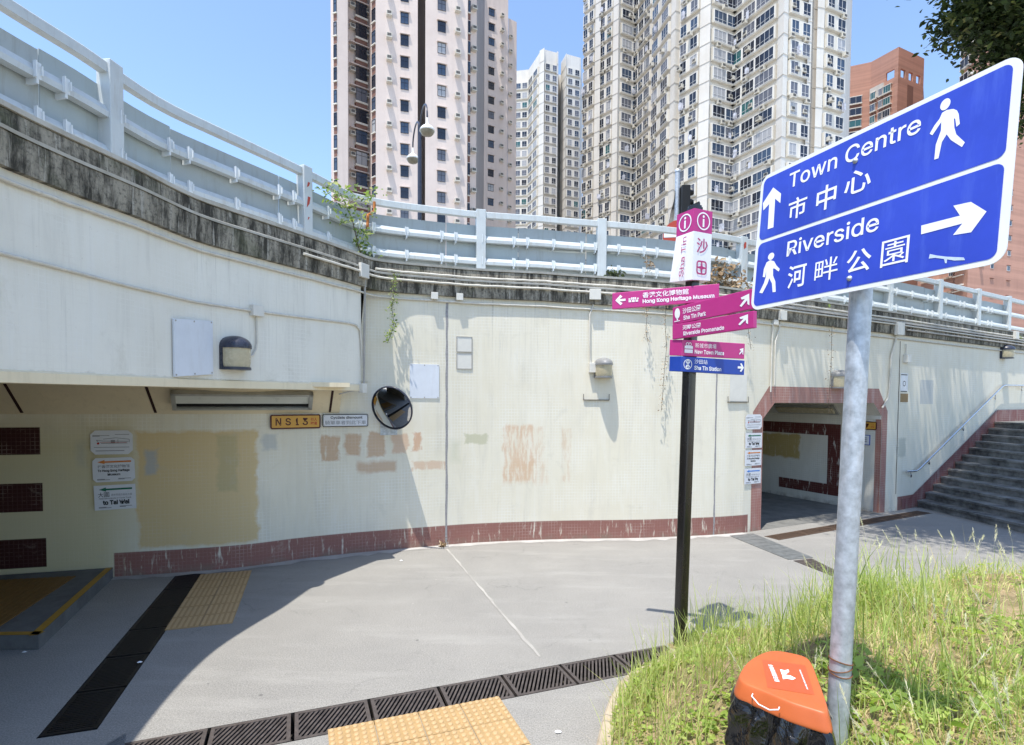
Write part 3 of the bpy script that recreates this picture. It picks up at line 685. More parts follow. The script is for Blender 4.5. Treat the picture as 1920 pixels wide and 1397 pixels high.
# sloping ceiling cove along the subway wall, with its light
s_end = wall_hit(636, 760)[0]; i_end = max(i for i in range(len(SL)) if SL[i] <= s_end)
CV = [p for p in WC[:i_end + 1]] + [tuple(wpt(s_end, 0)[:2])]
CVO, CVZ0, CVZ1 = .36, 2.165, 2.52
cvt = thing("subway_cove", "cream sloping ceiling panels with dark red seams along the left subway wall", "ceiling", (CV[-1][0], CV[-1][1], CVZ0))
mb = MB(); mb.sweep(CV, [(.0, CVZ0 - .02), (.02, CVZ0), (CVO, CVZ1), (CVO + .6, CVZ1), (CVO + .6, CVZ1 + .06), (0, CVZ1 + .06)])
k = len(mb.v) - 6; mb.add([mb.v[k + j] for j in range(6)], [(0, 1, 2, 3, 4, 5)]); part("cove_panel", mb, M['cream'], cvt)
def cove_frame(s_):
    fr = wframe(s_, CVZ0); up = (fr.v * (CVZ1 - CVZ0) + fr.n * (CVO - .02)).normalized()
    return Frame(fr.p(0, 0, .02), fr.u, up, fr.u.cross(up)), math.hypot(CVZ1 - CVZ0, CVO - .02)
for px in (38, 288, 613, -210):
    s_ = wall_hit(px + 5, 768)[0] if px > 0 else wall_hit(0, 768)[0] - 2.2
    fr, L = cove_frame(s_); mb = MB(); mb.box(fr, -.016, .016, 0, L, -.004, .006); part("seam", mb, M['dark_seam'], cvt)
def cove_hit(px, py):
    best = None
    for i in range(200):
        s_ = S_SK0 - .5 + i * .02; fr, L = cove_frame(s_); d = ray(px, py); k = (fr.o - CAMO).dot(fr.n) / d.dot(fr.n); P = CAMO + d * k; e = abs((P - fr.o).dot(fr.u))
        if best is None or e < best[0]: best = (e, s_, (P - fr.o).dot(fr.v))
    return best[1], best[2]
sA, tA = cove_hit(320, 750); sB, tB = cove_hit(585, 752)
fr, L = cove_frame((sA + sB) / 2); A, B = wpt(sA, CVZ0), wpt(sB, CVZ0); u_ = (B - A).normalized(); frn = Frame(fr.o, u_, fr.v - u_ * fr.v.dot(u_)); hw = (sB - sA) / 2
cvl = thing("cove_light", "long grey recessed light box in the cream cove under the bridge", "ceiling light", frn.o)
mb = MB(); y0, y1 = L * .2, L * .80
for b in ((-hw, hw, y0, y0 + .035), (-hw, hw, y1 - .035, y1), (-hw, -hw + .05, y0, y1), (hw - .05, hw, y0, y1)): mb.box(frn, *b, -.02, .055)
part("frame", mb, M['alu'], cvl)
mb = MB(); mb.box(frn, -hw + .05, hw - .05, y0 + .1, y1 - .035, .012, .03); part("diffuser", mb, M['diffuser'], cvl)
mb = MB(); mb.box(frn, -hw + .05, hw - .05, y0 + .035, y0 + .10, .005, .02); part("lower_slot", mb, M['iron_dark'], cvl)

# road deck on top and behind
rp = edge_off(EDGE, -.72); rp = rp + [(400, 230), (400, 700), (-400, 700), (-400, -20), (-30, -8), (-6, -2)]
mb = MB(); mb.sheet(WF, rp, 4.24); struct("road", mb, M['asphalt'])
# ------------------------------------------------------------------ steel parapet on the bridge edge
FP = edge_off(EDGE, -.52); BZ = .49
def fz(p): return zc(p) + BZ
LFP = [0.0]
for i in range(1, len(FP)): LFP.append(LFP[-1] + (V(FP[i]) - V(FP[i - 1])).length)
def fpt(l):
    i = max(0, min(len(FP) - 2, max(j for j in range(len(LFP)) if LFP[j] <= l))); a, b = V(FP[i]), V(FP[i + 1]); t_ = (b - a).normalized()
    p = a + t_ * (l - LFP[i]); return Frame((p.x, p.y, fz(p)), (t_.x, t_.y, 0), (0, 0, 1), (t_.y, -t_.x, 0))
def fl(px, py=500):
    fr = path_hit(px, py, FP); return min(range(len(FP)), key=lambda i: (V(FP[i]) - V(fr.o[:2])).length), fr
def flen(px, py=500):
    i, fr = fl(px, py); return LFP[i] + (V(fr.o[:2]) - V(FP[i])).dot(V(fr.u[:2]))
fen = thing("bridge_parapet", "pale blue grey steel road parapet of posts, rails and panels above the wall", "railing", fpt(flen(901, 470)).o)
pp = [flen(207, 200), flen(571, 380), flen(901, 460), flen(1127, 490), flen(1390, 510), flen(1759, 570), flen(1831, 590), flen(1888, 600)]
pp = [pp[0] - 4.6, pp[0] - 2.3] + pp[:5] + [pp[4] + (pp[5] - pp[4]) / 3, pp[4] + (pp[5] - pp[4]) * 2 / 3] + pp[5:] + [pp[7] + 2.2, pp[7] + 4.4]
HP = 1.10
for l in pp:
    if l < .2: continue
    fr = fpt(l); mb = MB(); mb.box(fr, -.08, .08, 0, HP, -.075, .075); mb.box(fr, -.14, .14, .0, .018, -.13, .13)
    o = part("post", mb, M['fence'], fen); bevel(o, .012)
    for a in (-.11, .11):
        mb = MB(); mb.lathe(Frame(fr.p(a, .018, .10), fr.u, fr.n, fr.v), [(.018, 0), (.018, .02), (.008, .02), (.008, .05), (.0005, .05)], 6)
        part("anchor_bolt", mb, M['clip'], fen)
def sub(path_l0, path_l1):
    idx = [i for i in range(len(FP)) if path_l0 < LFP[i] < path_l1]; a, b = fpt(path_l0).o, fpt(path_l1).o
    return [(a.x, a.y)] + [FP[i] for i in idx] + [(b.x, b.y)]
lend = LFP[-1] - 2
for z0, z1, d0, d1, nm in ((.97, 1.07, -.045, .045, "top_rail"), (.545, .66, -.03, .055, "middle_rail"), (.175, .285, -.03, .055, "lower_rail")):
    mb = MB(); mb.sweep(sub(.1, lend), [(d0, z0), (d1, z0), (d1 + .004, z0 + .05), (d1 - .035, z1), (d0, z1)] if nm != "top_rail" else [(d0, z0), (d1, z0), (d1, z1 - .01), (d1 - .01, z1), (d0, z1)], zf=fz); part(nm, mb, M['fence'], fen)
l = .15; k = 0; seams = [flen(84, 180), flen(327, 290), flen(530, 400), flen(683, 440), flen(838, 450), flen(973, 470), flen(1100, 490), flen(1215, 490)]
marks = [.15, seams[0] - 1.6] + seams + [seams[-1] + 1.7 * i for i in range(1, 9)]
marks = sorted(m_ for m_ in marks if m_ > .1)
M['fence_panel2'] = mat("faded_blue_grey_sheet", (.36, .415, .43), .5, var=.05, scale=2, dirt_sheen=((.28, .29, .27), .4))
for a, b in zip(marks[:-1], marks[1:]):
    dz = random.uniform(-.012, .012); o_ = random.uniform(-.006, .006); mb = MB()
    mb.sweep(sub(a + .006, b - .006), [(-.085 + o_, .012), (-.068 + o_, .012), (-.068 + o_, .86 + dz), (-.085 + o_, .86 + dz)], zf=fz)
    n_ = len(mb.v); mb.add([mb.v[i] for i in range(4)], [(0, 1, 2, 3)]); mb.add([mb.v[n_ - 4 + i] for i in range(4)], [(3, 2, 1, 0)])
    part("sheet_panel", mb, M['fence_panel'] if k % 2 else M['fence_panel2'], fen); k += 1
cl_l = [m_ for m_ in marks[1:-1]]
allc = []
for a, b in zip(marks[:-1], marks[1:]): allc += [a + .14, (a + b) / 2, b - .10]
for l_ in allc:
    fr = fpt(l_)
    for z_ in (.60, .23):
        mb = MB(); mb.box(fr, -.030, .030, z_ - .060, z_ + .075, .05, .062); mb.box(fr, -.030, -.020, z_ - .060, z_ + .075, .062, .085); mb.box(fr, .020, .030, z_ - .03, z_ + .05, .062, .085); mb.box(fr, -.010, .010, z_ - .10, z_ - .05, -.06, .06)
        if len([c for c in fen.children if c.name.startswith("clip")]) < 98: part("clip", mb, M['clip'], fen)
# rusty brace at the corner joint
fr = fpt(flen(700, 430)); fr2 = fpt(flen(687, 440)); mb = MB(); mb.tube([fr.p(0, 1.0, .06), fr.p(0, .86, .06), fr.p(-.06, .80, .06), fr2.p(0, .78, .06), fr2.p(-.02, .55, .08)], .022, 8); part("rusty_brace", mb, M['rust'], fen, "orange rusted brace at the corner of the parapet")
# faded red stickers on two posts
fr = fpt(pp[3]); mb = MB()
for z_, w_, h_ in ((.80, .03, .08), (.52, .035, .16), (.35, .02, .05)): mb.sheet(fr, [(-w_ + .0, z_), (w_ - .02, z_ + h_ * .4), (w_, z_ + h_), (-w_ * .4, z_ + h_)], .0765)
part("sticker", mb, M['traffic_red'], fen)
fr = fpt(pp[6]); mb = MB(); mb.sheet(fr, [(-.03, .86), (.03, .90), (.03, .99), (-.01, 1.0), (-.04, .94)], .0765); part("sticker", mb, M['traffic_red'], fen)

# ------------------------------------------------------------------ conduits and junction boxes
def edge_sub(px0, px1, py0=520, py1=520):
    def L(px, py):
        fr = path_hit(px, py, EDGE); return min(range(len(EDGE)), key=lambda i: (V(EDGE[i]) - V(fr.o[:2])).length)
    return EDGE[L(px0, py0):L(px1, py1) + 1]
def pipe_along(path, off, dz, r, name, label, m, jitter=.004):
    n_ = []
    for i in range(0, len(path)):
        q = nrm(path, i); p = path[i]; n_.append(V((p[0] + q[0] * off, p[1] + q[1] * off, zc(p) + dz + random.uniform(-jitter, jitter))))
    far = path[-1]; c = n_[len(n_) // 2]; mb = MB(); mb.tube(n_, r, 8)
    o = obj(name, mb, m, origin=c); return tag(o, label, "pipe")
EALL = EDGE[3:]
pipe_along([p for p in EALL if p[0] < 4.2 or True][:-1], .03, -.085, .016, "conduit", "thin cream conduit running just under the coping along the whole wall", M['pipe'])
ed1 = edge_sub(560, 1410, 480, 590) + [p for p in EDGE if p[0] > 4.9][:-1]
pipe_along(ed1, .088, .19, .018, "conduit", "lower of the cream conduits on the coping face right of the bridge corner", M['pipe'])
pipe_along([p for p in ed1 if p[0] > -2.15], .06, .318, .018, "conduit", "upper of the cream conduits on the coping right of the bridge corner", M['pipe'])
pipe_along([p for p in ed1 if p[0] > 3.2], .10, .235, .014, "conduit", "extra thin dark conduit along the coping over the subway doorway", M['pipe_grey'])
pipe_along([p for p in ed1 if p[0] > 8.3], .09, .11, .02, "conduit", "lowest dark conduit on the coping above the stairs", M['pipe_grey'])
def fhit(px, py, off=0.0): return path_hit(px, py, FE, off)
def pipe_px(pts, r, name, label, m, surf='wall', off=.03, cat="pipe"):
    P = []
    for x, y in pts:
        if surf == 'wall': s_, z_ = wall_hit(x, y, off); P.append(wpt(s_, z_, off))
        else: P.append(path_hit(x, y, FE if surf == 'fascia' else EDGE, off).o)
    Q = [P[0]]
    for a, b in zip(P[:-1], P[1:]):
        n_ = max(1, int((b - a).length / .25))
        for i in range(1, n_ + 1): Q.append(a.lerp(b, i / n_) if surf == 'wall' else a.lerp(b, i / n_))
    mb = MB(); mb.tube(Q, r, 8); o = obj(name, mb, m, origin=P[0]); return tag(o, label, cat)
pipe_px([(-60, 455), (0, 474), (106, 501), (243, 537), (366, 566), (473, 583), (563, 594.6), (655, 606), (668, 610), (675, 619), (677, 640), (680, 690)], .015, "conduit", "cream conduit crossing the white bridge fascia above the lamp", M['pipe'], 'fascia', .02)
pipe_px([(481, 592), (482, 640), (480, 655), (474, 666), (462, 669)], .012, "conduit", "short bent conduit from the junction box down to the fascia lamp", M['pipe'], 'fascia', .02)
pipe_px([(684, 515), (684, 560), (683, 640), (682, 728)], .017, "conduit", "upright conduit at the end of the bridge fascia", M['pipe_grey'], 'edge', .05)
def jbox(fr, w, h, d, label, m=None, name="junction_box"):
    mb = MB(); mb.box(fr, -w / 2, w / 2, -h / 2, h / 2, 0, d); c = fr.p(0, -h / 2, d / 2); o = obj(name, mb, m or M['boxp'], origin=c); bevel(o, .006); tag(o, label, "junction box", "junction boxes on the wall"); return o
jbox(fhit(478, 583), .15, .13, .07, "small grey junction box on the fascia conduit above the left lamp")
jbox(path_hit(680, 508, EDGE, .07), .19, .20, .05, "junction box on the coping at the corner of the bridge")
jbox(fhit(676, 728), .11, .14, .08, "grey box at the lower end of the upright conduit by the convex mirror")
def wbox(px, py, w, h, d, label, off=0.0): s_, z_ = wall_hit(px, py); return jbox(wframe(s_, z_, off), w, h, d, label)
wbox(813, 556, .11, .11, .09, "square box under the coping just left of the grey wall joint")
wbox(860, 558, .11, .11, .09, "square box under the coping just right of the grey wall joint")
jbox(path_hit(1115, 553, EDGE, .07), .19, .17, .06, "junction box on the coping above the middle wall lamp")
wbox(1110, 690, .11, .16, .09, "small box joined to the left side of the middle wall lamp")
jbox(path_hit(1465, 592, EDGE, .07), .17, .17, .06, "junction box on the coping hard by the right edge of the blue sign panel")
wbox(1450, 605, .12, .09, .07, "flat small box under the coping by the paired conduits")
jbox(path_hit(1683, 617, EDGE, .07), .24, .26, .08, "larger junction box on the coping at the dark wall joint")
wbox(1697, 673, .17, .17, .09, "box on a short pipe right of the dark wall joint")
jbox(path_hit(1902, 629, EDGE, .07), .2, .2, .07, "junction box on the coping furthest right above the stairs")
pipe_px([(1113, 562), (1112, 574), (1106, 590), (1106, 640), (1107, 686)], .014, "conduit", "cream conduit dropping to the middle wall lamp", M['pipe'])
pipe_px([(1463, 602), (1461, 618), (1454, 640), (1452, 722)], .014, "conduit", "bent cream conduit right of the paired drop pipes by the doorway", M['pipe'])
pipe_px([(1449, 610), (1447, 660), (1445, 735)], .014, "conduit", "straight cream conduit left of the paired drop pipes by the doorway", M['pipe'])
pipe_px([(1680, 628), (1679, 640), (1671, 668), (1668, 728), (1666, 745), (1654, 765)], .02, "conduit", "conduit bending down beside the dark joint into the subway mouth", M['pipe'])
pipe_px([(1699, 645), (1699, 668)], .012, "conduit", "short vertical pipe above the box right of the dark joint", M['pipe'])
pipe_px([(636, 739), (655, 734), (676, 730)], .009, "cable", "thin loose cable from the end of the cove to the upright conduit", M['pipe_grey'], 'edge', .0, "cable")

# ------------------------------------------------------------------ bulkhead wall lamps
def bulkhead(fr, w, h, d, label, dark=True):
    t_ = thing("wall_lamp", label, "wall lamp", fr.p(0, -h / 2, 0), "bulkhead lamps on the wall"); k = 20
    semi = lambda sw, sd: [(sw * math.cos(math.pi * i / k), sd * math.sin(math.pi * i / k)) for i in range(k + 1)]
    hz = h * .18; hood = M['lamp_black'] if dark else M['lamp_grey']
    pl = Frame(fr.p(0, 0, 0), fr.u, fr.n, fr.v)
    mb = MB(); out_ = [(-w / 2, -h / 2), (w / 2, -h / 2), (w / 2, hz)] + [(w / 2 * math.cos(a), hz + (h / 2 - hz) * math.sin(a)) for a in [math.pi * i / 12 for i in range(1, 12)]] + [(-w / 2, hz)]
    mb.prism(fr, out_, 0, .05); part("back_case", mb, hood, t_)
    mb = MB(); q = semi(w * .47, d); P = []
    for z_ in (-h * .42, -h * .30, hz): 
        sc_ = 1 if z_ > -h * .4 else .93
        P += [pl.p(a * sc_, .05 + (b * sc_) * .92, z_) for a, b in q]
    n_ = k + 1; mb.add(P, [(j * n_ + i, j * n_ + i + 1, (j + 1) * n_ + i + 1, (j + 1) * n_ + i) for j in range(2) for i in range(k)], 0, True); mb.add(P[:n_], [tuple(range(n_))]); part("lens", mb, M['lamp_lens'], t_)
    mb = MB(); P = []
    for j in range(8):
        f_ = math.pi / 2 * j / 7; sc_ = math.cos(f_) * 1.04; z_ = hz + (h / 2 - hz) * math.sin(f_)
        P += [pl.p(a * max(sc_, .02), .05 + b * max(sc_, .02), z_) for a, b in semi(w * .48, d)]
    mb.add(P, [(j * n_ + i, j * n_ + i + 1, (j + 1) * n_ + i + 1, (j + 1) * n_ + i) for j in range(7) for i in range(k)], 0, True)
    q2 = semi(w * .50, d * 1.03); mb.prism(pl, [(a, .05 + b) for a, b in q2], hz - .02, hz + .005); part("hood", mb, hood, t_)
    mb = MB(); mb.prism(pl, [(a * .98, .05 + b * .98) for a, b in semi(w * .5, d * .95)], -h / 2, -h * .42); part("base_rim", mb, hood, t_)
    return t_
bulkhead(fhit(436, 662), .33, .38, .17, "dark bulkhead lamp with yellowed lens on the white bridge fascia")
fr, w_, h_ = wrect(1114, 672, 1146, 708); bulkhead(fr, .30, .34, .25, "grey topped bulkhead lamp in full sun on the middle of the wall", False)
s_, z_ = wall_hit(1568, 711); bulkhead(wframe(s_, z_), .34, .37, .18, "bulkhead lamp over the subway doorway, half behind the galvanised pole", False)
s_, z_ = wall_hit(1880, 660); bulkhead(wframe(s_, z_), .36, .36, .2, "dark bulkhead lamp under the coping above the stair handrail")

# ------------------------------------------------------------------ plates, hatches on the wall
def plate(fr, w, h, d, label, m, name="metal_plate", bolts=True):
    t_ = thing(name, label, "plate", fr.p(0, -h / 2, 0)); mb = MB(); mb.box(fr, -w / 2, w / 2, -h / 2, h / 2, 0, d); part("sheet", mb, m, t_)
    if bolts:
        mb = MB()
        for a in (-.46, 0, .46):
            for b in (-.47, .47):
                mb.disc(fr.moved(a * w, b * h, d + .002), .010, 0, 10)
        part("screws", mb, M['pipe_grey'], t_)
    return t_
fr = fhit(358, 652); pa, pb = fhit(322, 652).o, fhit(395, 652).o; fr = Frame((pa + pb) / 2 + fr.n * .01, (pb - pa), (0, 0, 1)); z1 = fhit(358, 600).o.z; z0 = fhit(358, 704).o.z
fr.o.z = (z0 + z1) / 2; plate(fr, (pb - pa).length, z1 - z0, .02, "white metal cover plate left of the lamp on the bridge fascia", M['metal_plate'])
fr, w_, h_ = wrect(768, 683, 823, 747); plate(fr, w_, h_, .012, "white metal cover plate on the sunlit wall right of the convex mirror", M['metal_plate'])
M['dull'] = mat("dull_grey_plate", (.40, .41, .43), .6, var=.08); M['brownp'] = mat("brown_notice", (.27, .17, .07), .6, var=.1)
def hatch(x0, y0, x1, y1, label):
    fr, w_, h_ = wrect(x0, y0, x1, y1); mb = MB(); e = .012
    t_ = thing("wall_hatch", label, "hatch", fr.p(0, -h_ / 2)); mb.box(fr, -w_ / 2, w_ / 2, -h_ / 2, h_ / 2, 0, .008); part("panel", mb, M['boxp'], t_)
    mb = MB()
    for b in ((-w_ / 2 - e, w_ / 2 + e, -h_ / 2 - e, -h_ / 2), (w_ / 2, w_ / 2 + e, -h_ / 2, h_ / 2), (-w_ / 2 - e, -w_ / 2, -h_ / 2, h_ / 2), (-w_ / 2 - e, w_ / 2 + e, h_ / 2, h_ / 2 + e * .6)): mb.box(fr, *b, 0, .014)
    part("frame", mb, M['pipe_grey'], t_)
hatch(857, 632, 884, 659, "upper of two small cream hatches right of the grey wall joint"); hatch(857, 663, 884, 691, "lower of two small cream hatches right of the grey wall joint")
def bracket(x0, y0, x1, y1, label):
    fr, w_, h_ = wrect(x0, y0, x1, y1); t_ = thing("sign_bracket", label, "bracket", fr.p(0, -h_ / 2)); mb = MB(); e = .006
    mb.box(fr, -w_ / 2, w_ / 2, -h_ / 2 - e, -h_ / 2 + e, 0, .03); part("angle_bar", mb, M['iron'], t_)
    mb = MB()
    for a in (-w_ / 2, w_ / 2): mb.tube([fr.p(a, -h_ / 2, .02), fr.p(a, -h_ / 2 + .10, .015)], .005, 6)
    part("pin", mb, M['iron'], t_)
bracket(1094, 708, 1142, 750, "rusty empty sign bracket below the middle wall lamp"); bracket(1364, 700, 1402, 754, "thin empty sign bracket left of the subway doorway")
fr, w_, h_ = wrect(1368, 702, 1400, 752); plate(fr, w_, h_, .004, "faint cream blank plate left of the subway doorway", M['boxp'], "blank_plate", False)
fr, w_, h_ = wrect(1688, 738, 1702, 754); plate(fr, w_, h_, .006, "small brown plate right of the subway doorway", M['brownp'], "small_plate", False)
fr, w_, h_ = wrect(1688, 700, 1702, 735); t_ = plate(fr, w_, h_, .004, "small white plate with black strokes above a brown plate", M['paper'], "small_plate", False)
mb = MB(); mb.box(fr, -w_ * .45, w_ * .4, .16, .18, .005, .006); mb.ring(fr.moved(0, -.02, .006), .045, .06, 0, 16); mb.box(fr, -w_ * .45, w_ * .4, -.20, -.18, .005, .006); part("print", mb, M['black_text'], t_)

# ------------------------------------------------------------------ traffic mirror
s_, z_ = wall_hit(735, 765); wfr = wframe(s_, z_)
d = ray(735, 765); k = ((wfr.p(0, 0, .43) - CAMO).dot(wfr.n)) / d.dot(wfr.n); mc = CAMO + d * k
tc = (CAMO - mc); ang = math.atan2(tc.x, -tc.y) - math.radians(31); mn = V((math.sin(ang), -math.cos(ang), -.32)).normalized(); mu = V((0, 0, 1)).cross(mn).normalized(); mfr = Frame(mc, mu, mn.cross(mu), mn)
mt = thing("traffic_mirror", "round convex mirror with a dark reflection, mounted on the wall by the bridge", "mirror", wfr.p(0, -.1, 0)); RM = .325
mb = MB(); mb.lathe(mfr, [(RM * (1 - i / 12) + .001, .045 * (1 - (1 - i / 12) ** 2)) for i in range(13)], 48); part("mirror_glass", mb, M['mirror'], mt)
mb = MB(); mb.lathe(mfr, [(RM - .01, -.01), (RM + .012, -.01), (RM + .012, .012), (RM - .006, .014)], 48); mb.lathe(mfr, [(.001, -.018), (RM * .6, -.016), (RM, -.008)], 32); part("rim", mb, M['lamp_black'], mt)
mb = MB(); a_ = wfr.p(-.02, -.24, 0); b_ = mc - mn * .05 - V((0, 0, .10)); u_ = (b_ - a_).normalized(); v_ = u_.cross(V((0, 0, 1))).normalized(); afr = Frame(a_, u_, v_); L = (b_ - a_).length
mb.box(afr, 0, L, -.11, .11, -.010, .010); part("shadow_arm", mb, M['galv'], mt)  # unseen arm, made flat and wide to cast the diagonal stripe on the wall
mb = MB(); mb.box(wfr, -.18, .08, -.42, -.10, 0, .012); part("base_plate", mb, M['galv'], mt)

# ------------------------------------------------------------------ signs on the wall
def rrect(w, h, r, k=5):
    P = []
    for cx, cy, a0 in ((w / 2 - r, h / 2 - r, 0), (-w / 2 + r, h / 2 - r, 90), (-w / 2 + r, -h / 2 + r, 180), (w / 2 - r, -h / 2 + r, 270)):
        P += [(cx + r * math.cos(math.radians(a0 + 90 * i / k)), cy + r * math.sin(math.radians(a0 + 90 * i / k))) for i in range(k + 1)]
    return P
def bordered(fr, w, h, mbord, mface, label, name, r=.02, b=.018):
    t_ = thing(name, label, "sign", fr.p(0, -h / 2)); mb = MB(); mb.prism(fr, rrect(w, h, r), .002, .012); part("border", mb, mbord, t_)
    mb = MB(); mb.prism(fr, rrect(w - 2 * b, h - 2 * b, max(r - b, .006)), .0125, .015); part("face", mb, mface, t_); return t_
fr, w_, h_ = wrect(507, 777, 601, 804, .035); ns = bordered(fr, w_, h_, M['maroon'], M['amber'], "amber plate reading NS13 below the cove light", "number_sign", .03, .02)
lf_ = fr.moved(0, 0, .015)
for ch, a in zip("NS13", (-.345, -.155, .025, .185)): lettering("lettering", ch, lf_, a * w_, 0, h_ * .50, M['maroon'], ns, bold=.015, w=h_ * (.20 if ch == '1' else .36))
lettering("lettering", "行人", lf_, .36 * w_, h_ * .14, h_ * .21, M['red_text'], ns, w=w_ * .13, bold=.02); lettering("lettering", "隧道", lf_, .36 * w_, -h_ * .13, h_ * .21, M['red_text'], ns, w=w_ * .13, bold=.02)
fr, w_, h_ = wrect(605, 776.5, 690, 800, .03); cd = bordered(fr, w_, h_, M['black_text'], M['paper'], "small white plate reading Cyclists dismount beside the amber plate", "dismount_sign", .02, .012)
lf_ = fr.moved(0, 0, .015); lettering("lettering", "Cyclists dismount", lf_, .02 * w_, h_ * .21, h_ * .26, M['black_text'], cd, w=w_ * .70, bold=.02); lettering("lettering", "騎單車者到此下車", lf_, 0, -h_ * .17, h_ * .32, M['grey_text'], cd, w=w_ * .90)
mb = MB()
for a in (-.46, .46):
    for b in (-.36, .36): mb.disc(lf_.moved(a * w_, b * h_, .003), .006, 0, 8)
part("screws", mb, M['grey_text'], cd)
def octo(w, h, c): return [(-w / 2 + c, -h / 2), (w / 2 - c, -h / 2), (w / 2, -h / 2 + c), (w / 2, h / 2 - c), (w / 2 - c, h / 2), (-w / 2 + c, h / 2), (-w / 2, h / 2 - c), (-w / 2, -h / 2 + c)]
def notice(x0, y0, x1, y1, label, cut=.0, tilt=0.0, dx=0):
    fr, w_, h_ = wrect(x0, y0, x1, y1, .012); c_, s2 = math.cos(tilt), math.sin(tilt); fr = Frame(fr.o + fr.n * .004, fr.u * c_ + fr.v * s2, fr.v * c_ - fr.u * s2, fr.n)
    t_ = thing("paper_notice", label, "notice", fr.p(0, -h_ / 2), "laminated notices on the wall"); mb = MB(); mb.prism(fr, octo(w_, h_, cut * w_) if cut else [(-w_ / 2, -h_ / 2), (w_ / 2, -h_ / 2), (w_ / 2, h_ / 2), (-w_ / 2, h_ / 2)], 0, .003); part("sheet", mb, M['paper'], t_)
    return t_, fr.moved(0, 0, .003), w_, h_
def larrow(fr, w, h, m, t_, cv, left=-.38, right=.42):
    mb = MB(); y = cv * h; e = .035 * h
    mb.sheet(fr, [(left * w, y), ((left + .17) * w, y - .085 * h), ((left + .17) * w, y - e), (right * w, y - e), (right * w, y + e), ((left + .17) * w, y + e), ((left + .17) * w, y + .085 * h)], .002); part("arrow", mb, m, t_)
def footer(fr, w, h, t_):
    mb = MB()
    for a, b, c in ((-.40, -.10, -.41), (-.40, -.22, -.385), (.10, .40, -.37), (.10, .25, -.40)): mb.box(fr, a * w, b * w, c * h - .012 * h, c * h + .012 * h, .001, .002)
    part("small_print", mb, M['grey_text'], t_)
def mapnotice(*a, label):
    t_, fr, w, h = notice(*a, label, cut=.11); mb = MB()
    for a0, b0, a1, b1 in ((-.38, .29, -.05, .285), (.08, .33, .42, .33), (-.36, .10, -.20, .06), (-.20, .06, .40, .04), (-.2, .14, .1, .19), (.1, .19, .42, .13), (.42, .13, .42, .0), (-.25, -.04, .38, -.03), (-.36, .10, -.30, -.02), (-.42, -.20, .42, -.20), (.05, .1, .05, -.05), (.15, .12, .15, -.02)):
        p, q = fr.p(a0 * w, b0 * h, .002), fr.p(a1 * w, b1 * h, .002); dd = (q - p).normalized().cross(fr.n) * .0035; mb.add([p - dd, q - dd, q + dd, p + dd], [(0, 1, 2, 3)])
    mb.box(fr, -.02 * w, .08 * w, -.02 * h, .10 * h, .001, .0015); mb.box(fr, -.38 * w, .30 * w, -.36 * h, -.33 * h, .001, .0015); mb.box(fr, -.45 * w, -.28 * w, .25 * h, .30 * h, .001, .0015)
    part("map_lines", mb, M['grey_text'], t_); mb = MB(); mb.disc(fr.moved(-.32 * w, -.04 * h, .003), .014, 0, 10); mb.box(fr, -.28 * w, .36 * w, -.010 * h, .004 * h, .002, .0025); part("map_route", mb, M['red_text'], t_)
mapnotice(170, 807, 249, 852, label="cut-cornered map notice, top of the three papers under the bridge")
def textnotice(box, label, arrow, lines, cut=0.0, tilt=0.0):
    t_, fr, w, h = notice(*box, label, cut=cut, tilt=tilt); larrow(fr, w, h, arrow, t_, .33)
    for body, cu_, cv_, hh, ww, m_, bd in lines: lettering("lettering", body, fr, cu_ * w, cv_ * h, hh * h, m_, t_, w=ww * w, bold=bd)
    footer(fr, w, h, t_)
B_, G_ = M['black_text'], M['grey_text']
museum = [("往香港文化博物館", .0, .14, .13, .76, G_, .02), ("To Hong Kong Heritage", .0, -.04, .13, .76, B_, .03), ("Museum", .0, -.19, .10, .30, B_, .03)]
taiwai = [("大圍", -.27, .12, .20, .27, B_, .0), ("請依照指示前往大圍", .16, .10, .09, .50, G_, .0), ("Alternative Route or Cycle Track", .0, -.04, .075, .78, G_, .02), ("to Tai Wai", .02, -.20, .19, .64, B_, .04)]
taipo = [("大埔", -.27, .12, .20, .27, B_, .0), ("請依照指示前往大埔", .16, .10, .09, .50, G_, .0), ("Alternative Route or Cycle Track", .0, -.04, .075, .78, G_, .02), ("to Tai Po", .02, -.20, .19, .60, B_, .04)]
textnotice((174, 858, 253, 903), "notice with an orange arrow to the museum, middle of the three papers under the bridge", M['arrow_orange'], museum, .08, .02)
textnotice((177, 909, 255, 955), "notice with a green arrow reading to Tai Wai, lowest of the papers under the bridge", M['arrow_green'], taiwai, 0, .03)
mapnotice(1397, 777, 1428, 805, label="small map notice above three papers on the left jamb of the subway doorway")
textnotice((1397, 812, 1428, 840), "notice with a green arrow on the left jamb of the subway doorway", M['arrow_green'], taiwai)
textnotice((1396, 844, 1427, 873), "notice with an orange arrow on the left jamb of the subway doorway", M['arrow_orange'], museum)
textnotice((1395, 878, 1426, 907), "notice with a blue arrow on the left jamb of the subway doorway", M['arrow_blue'], taipo)
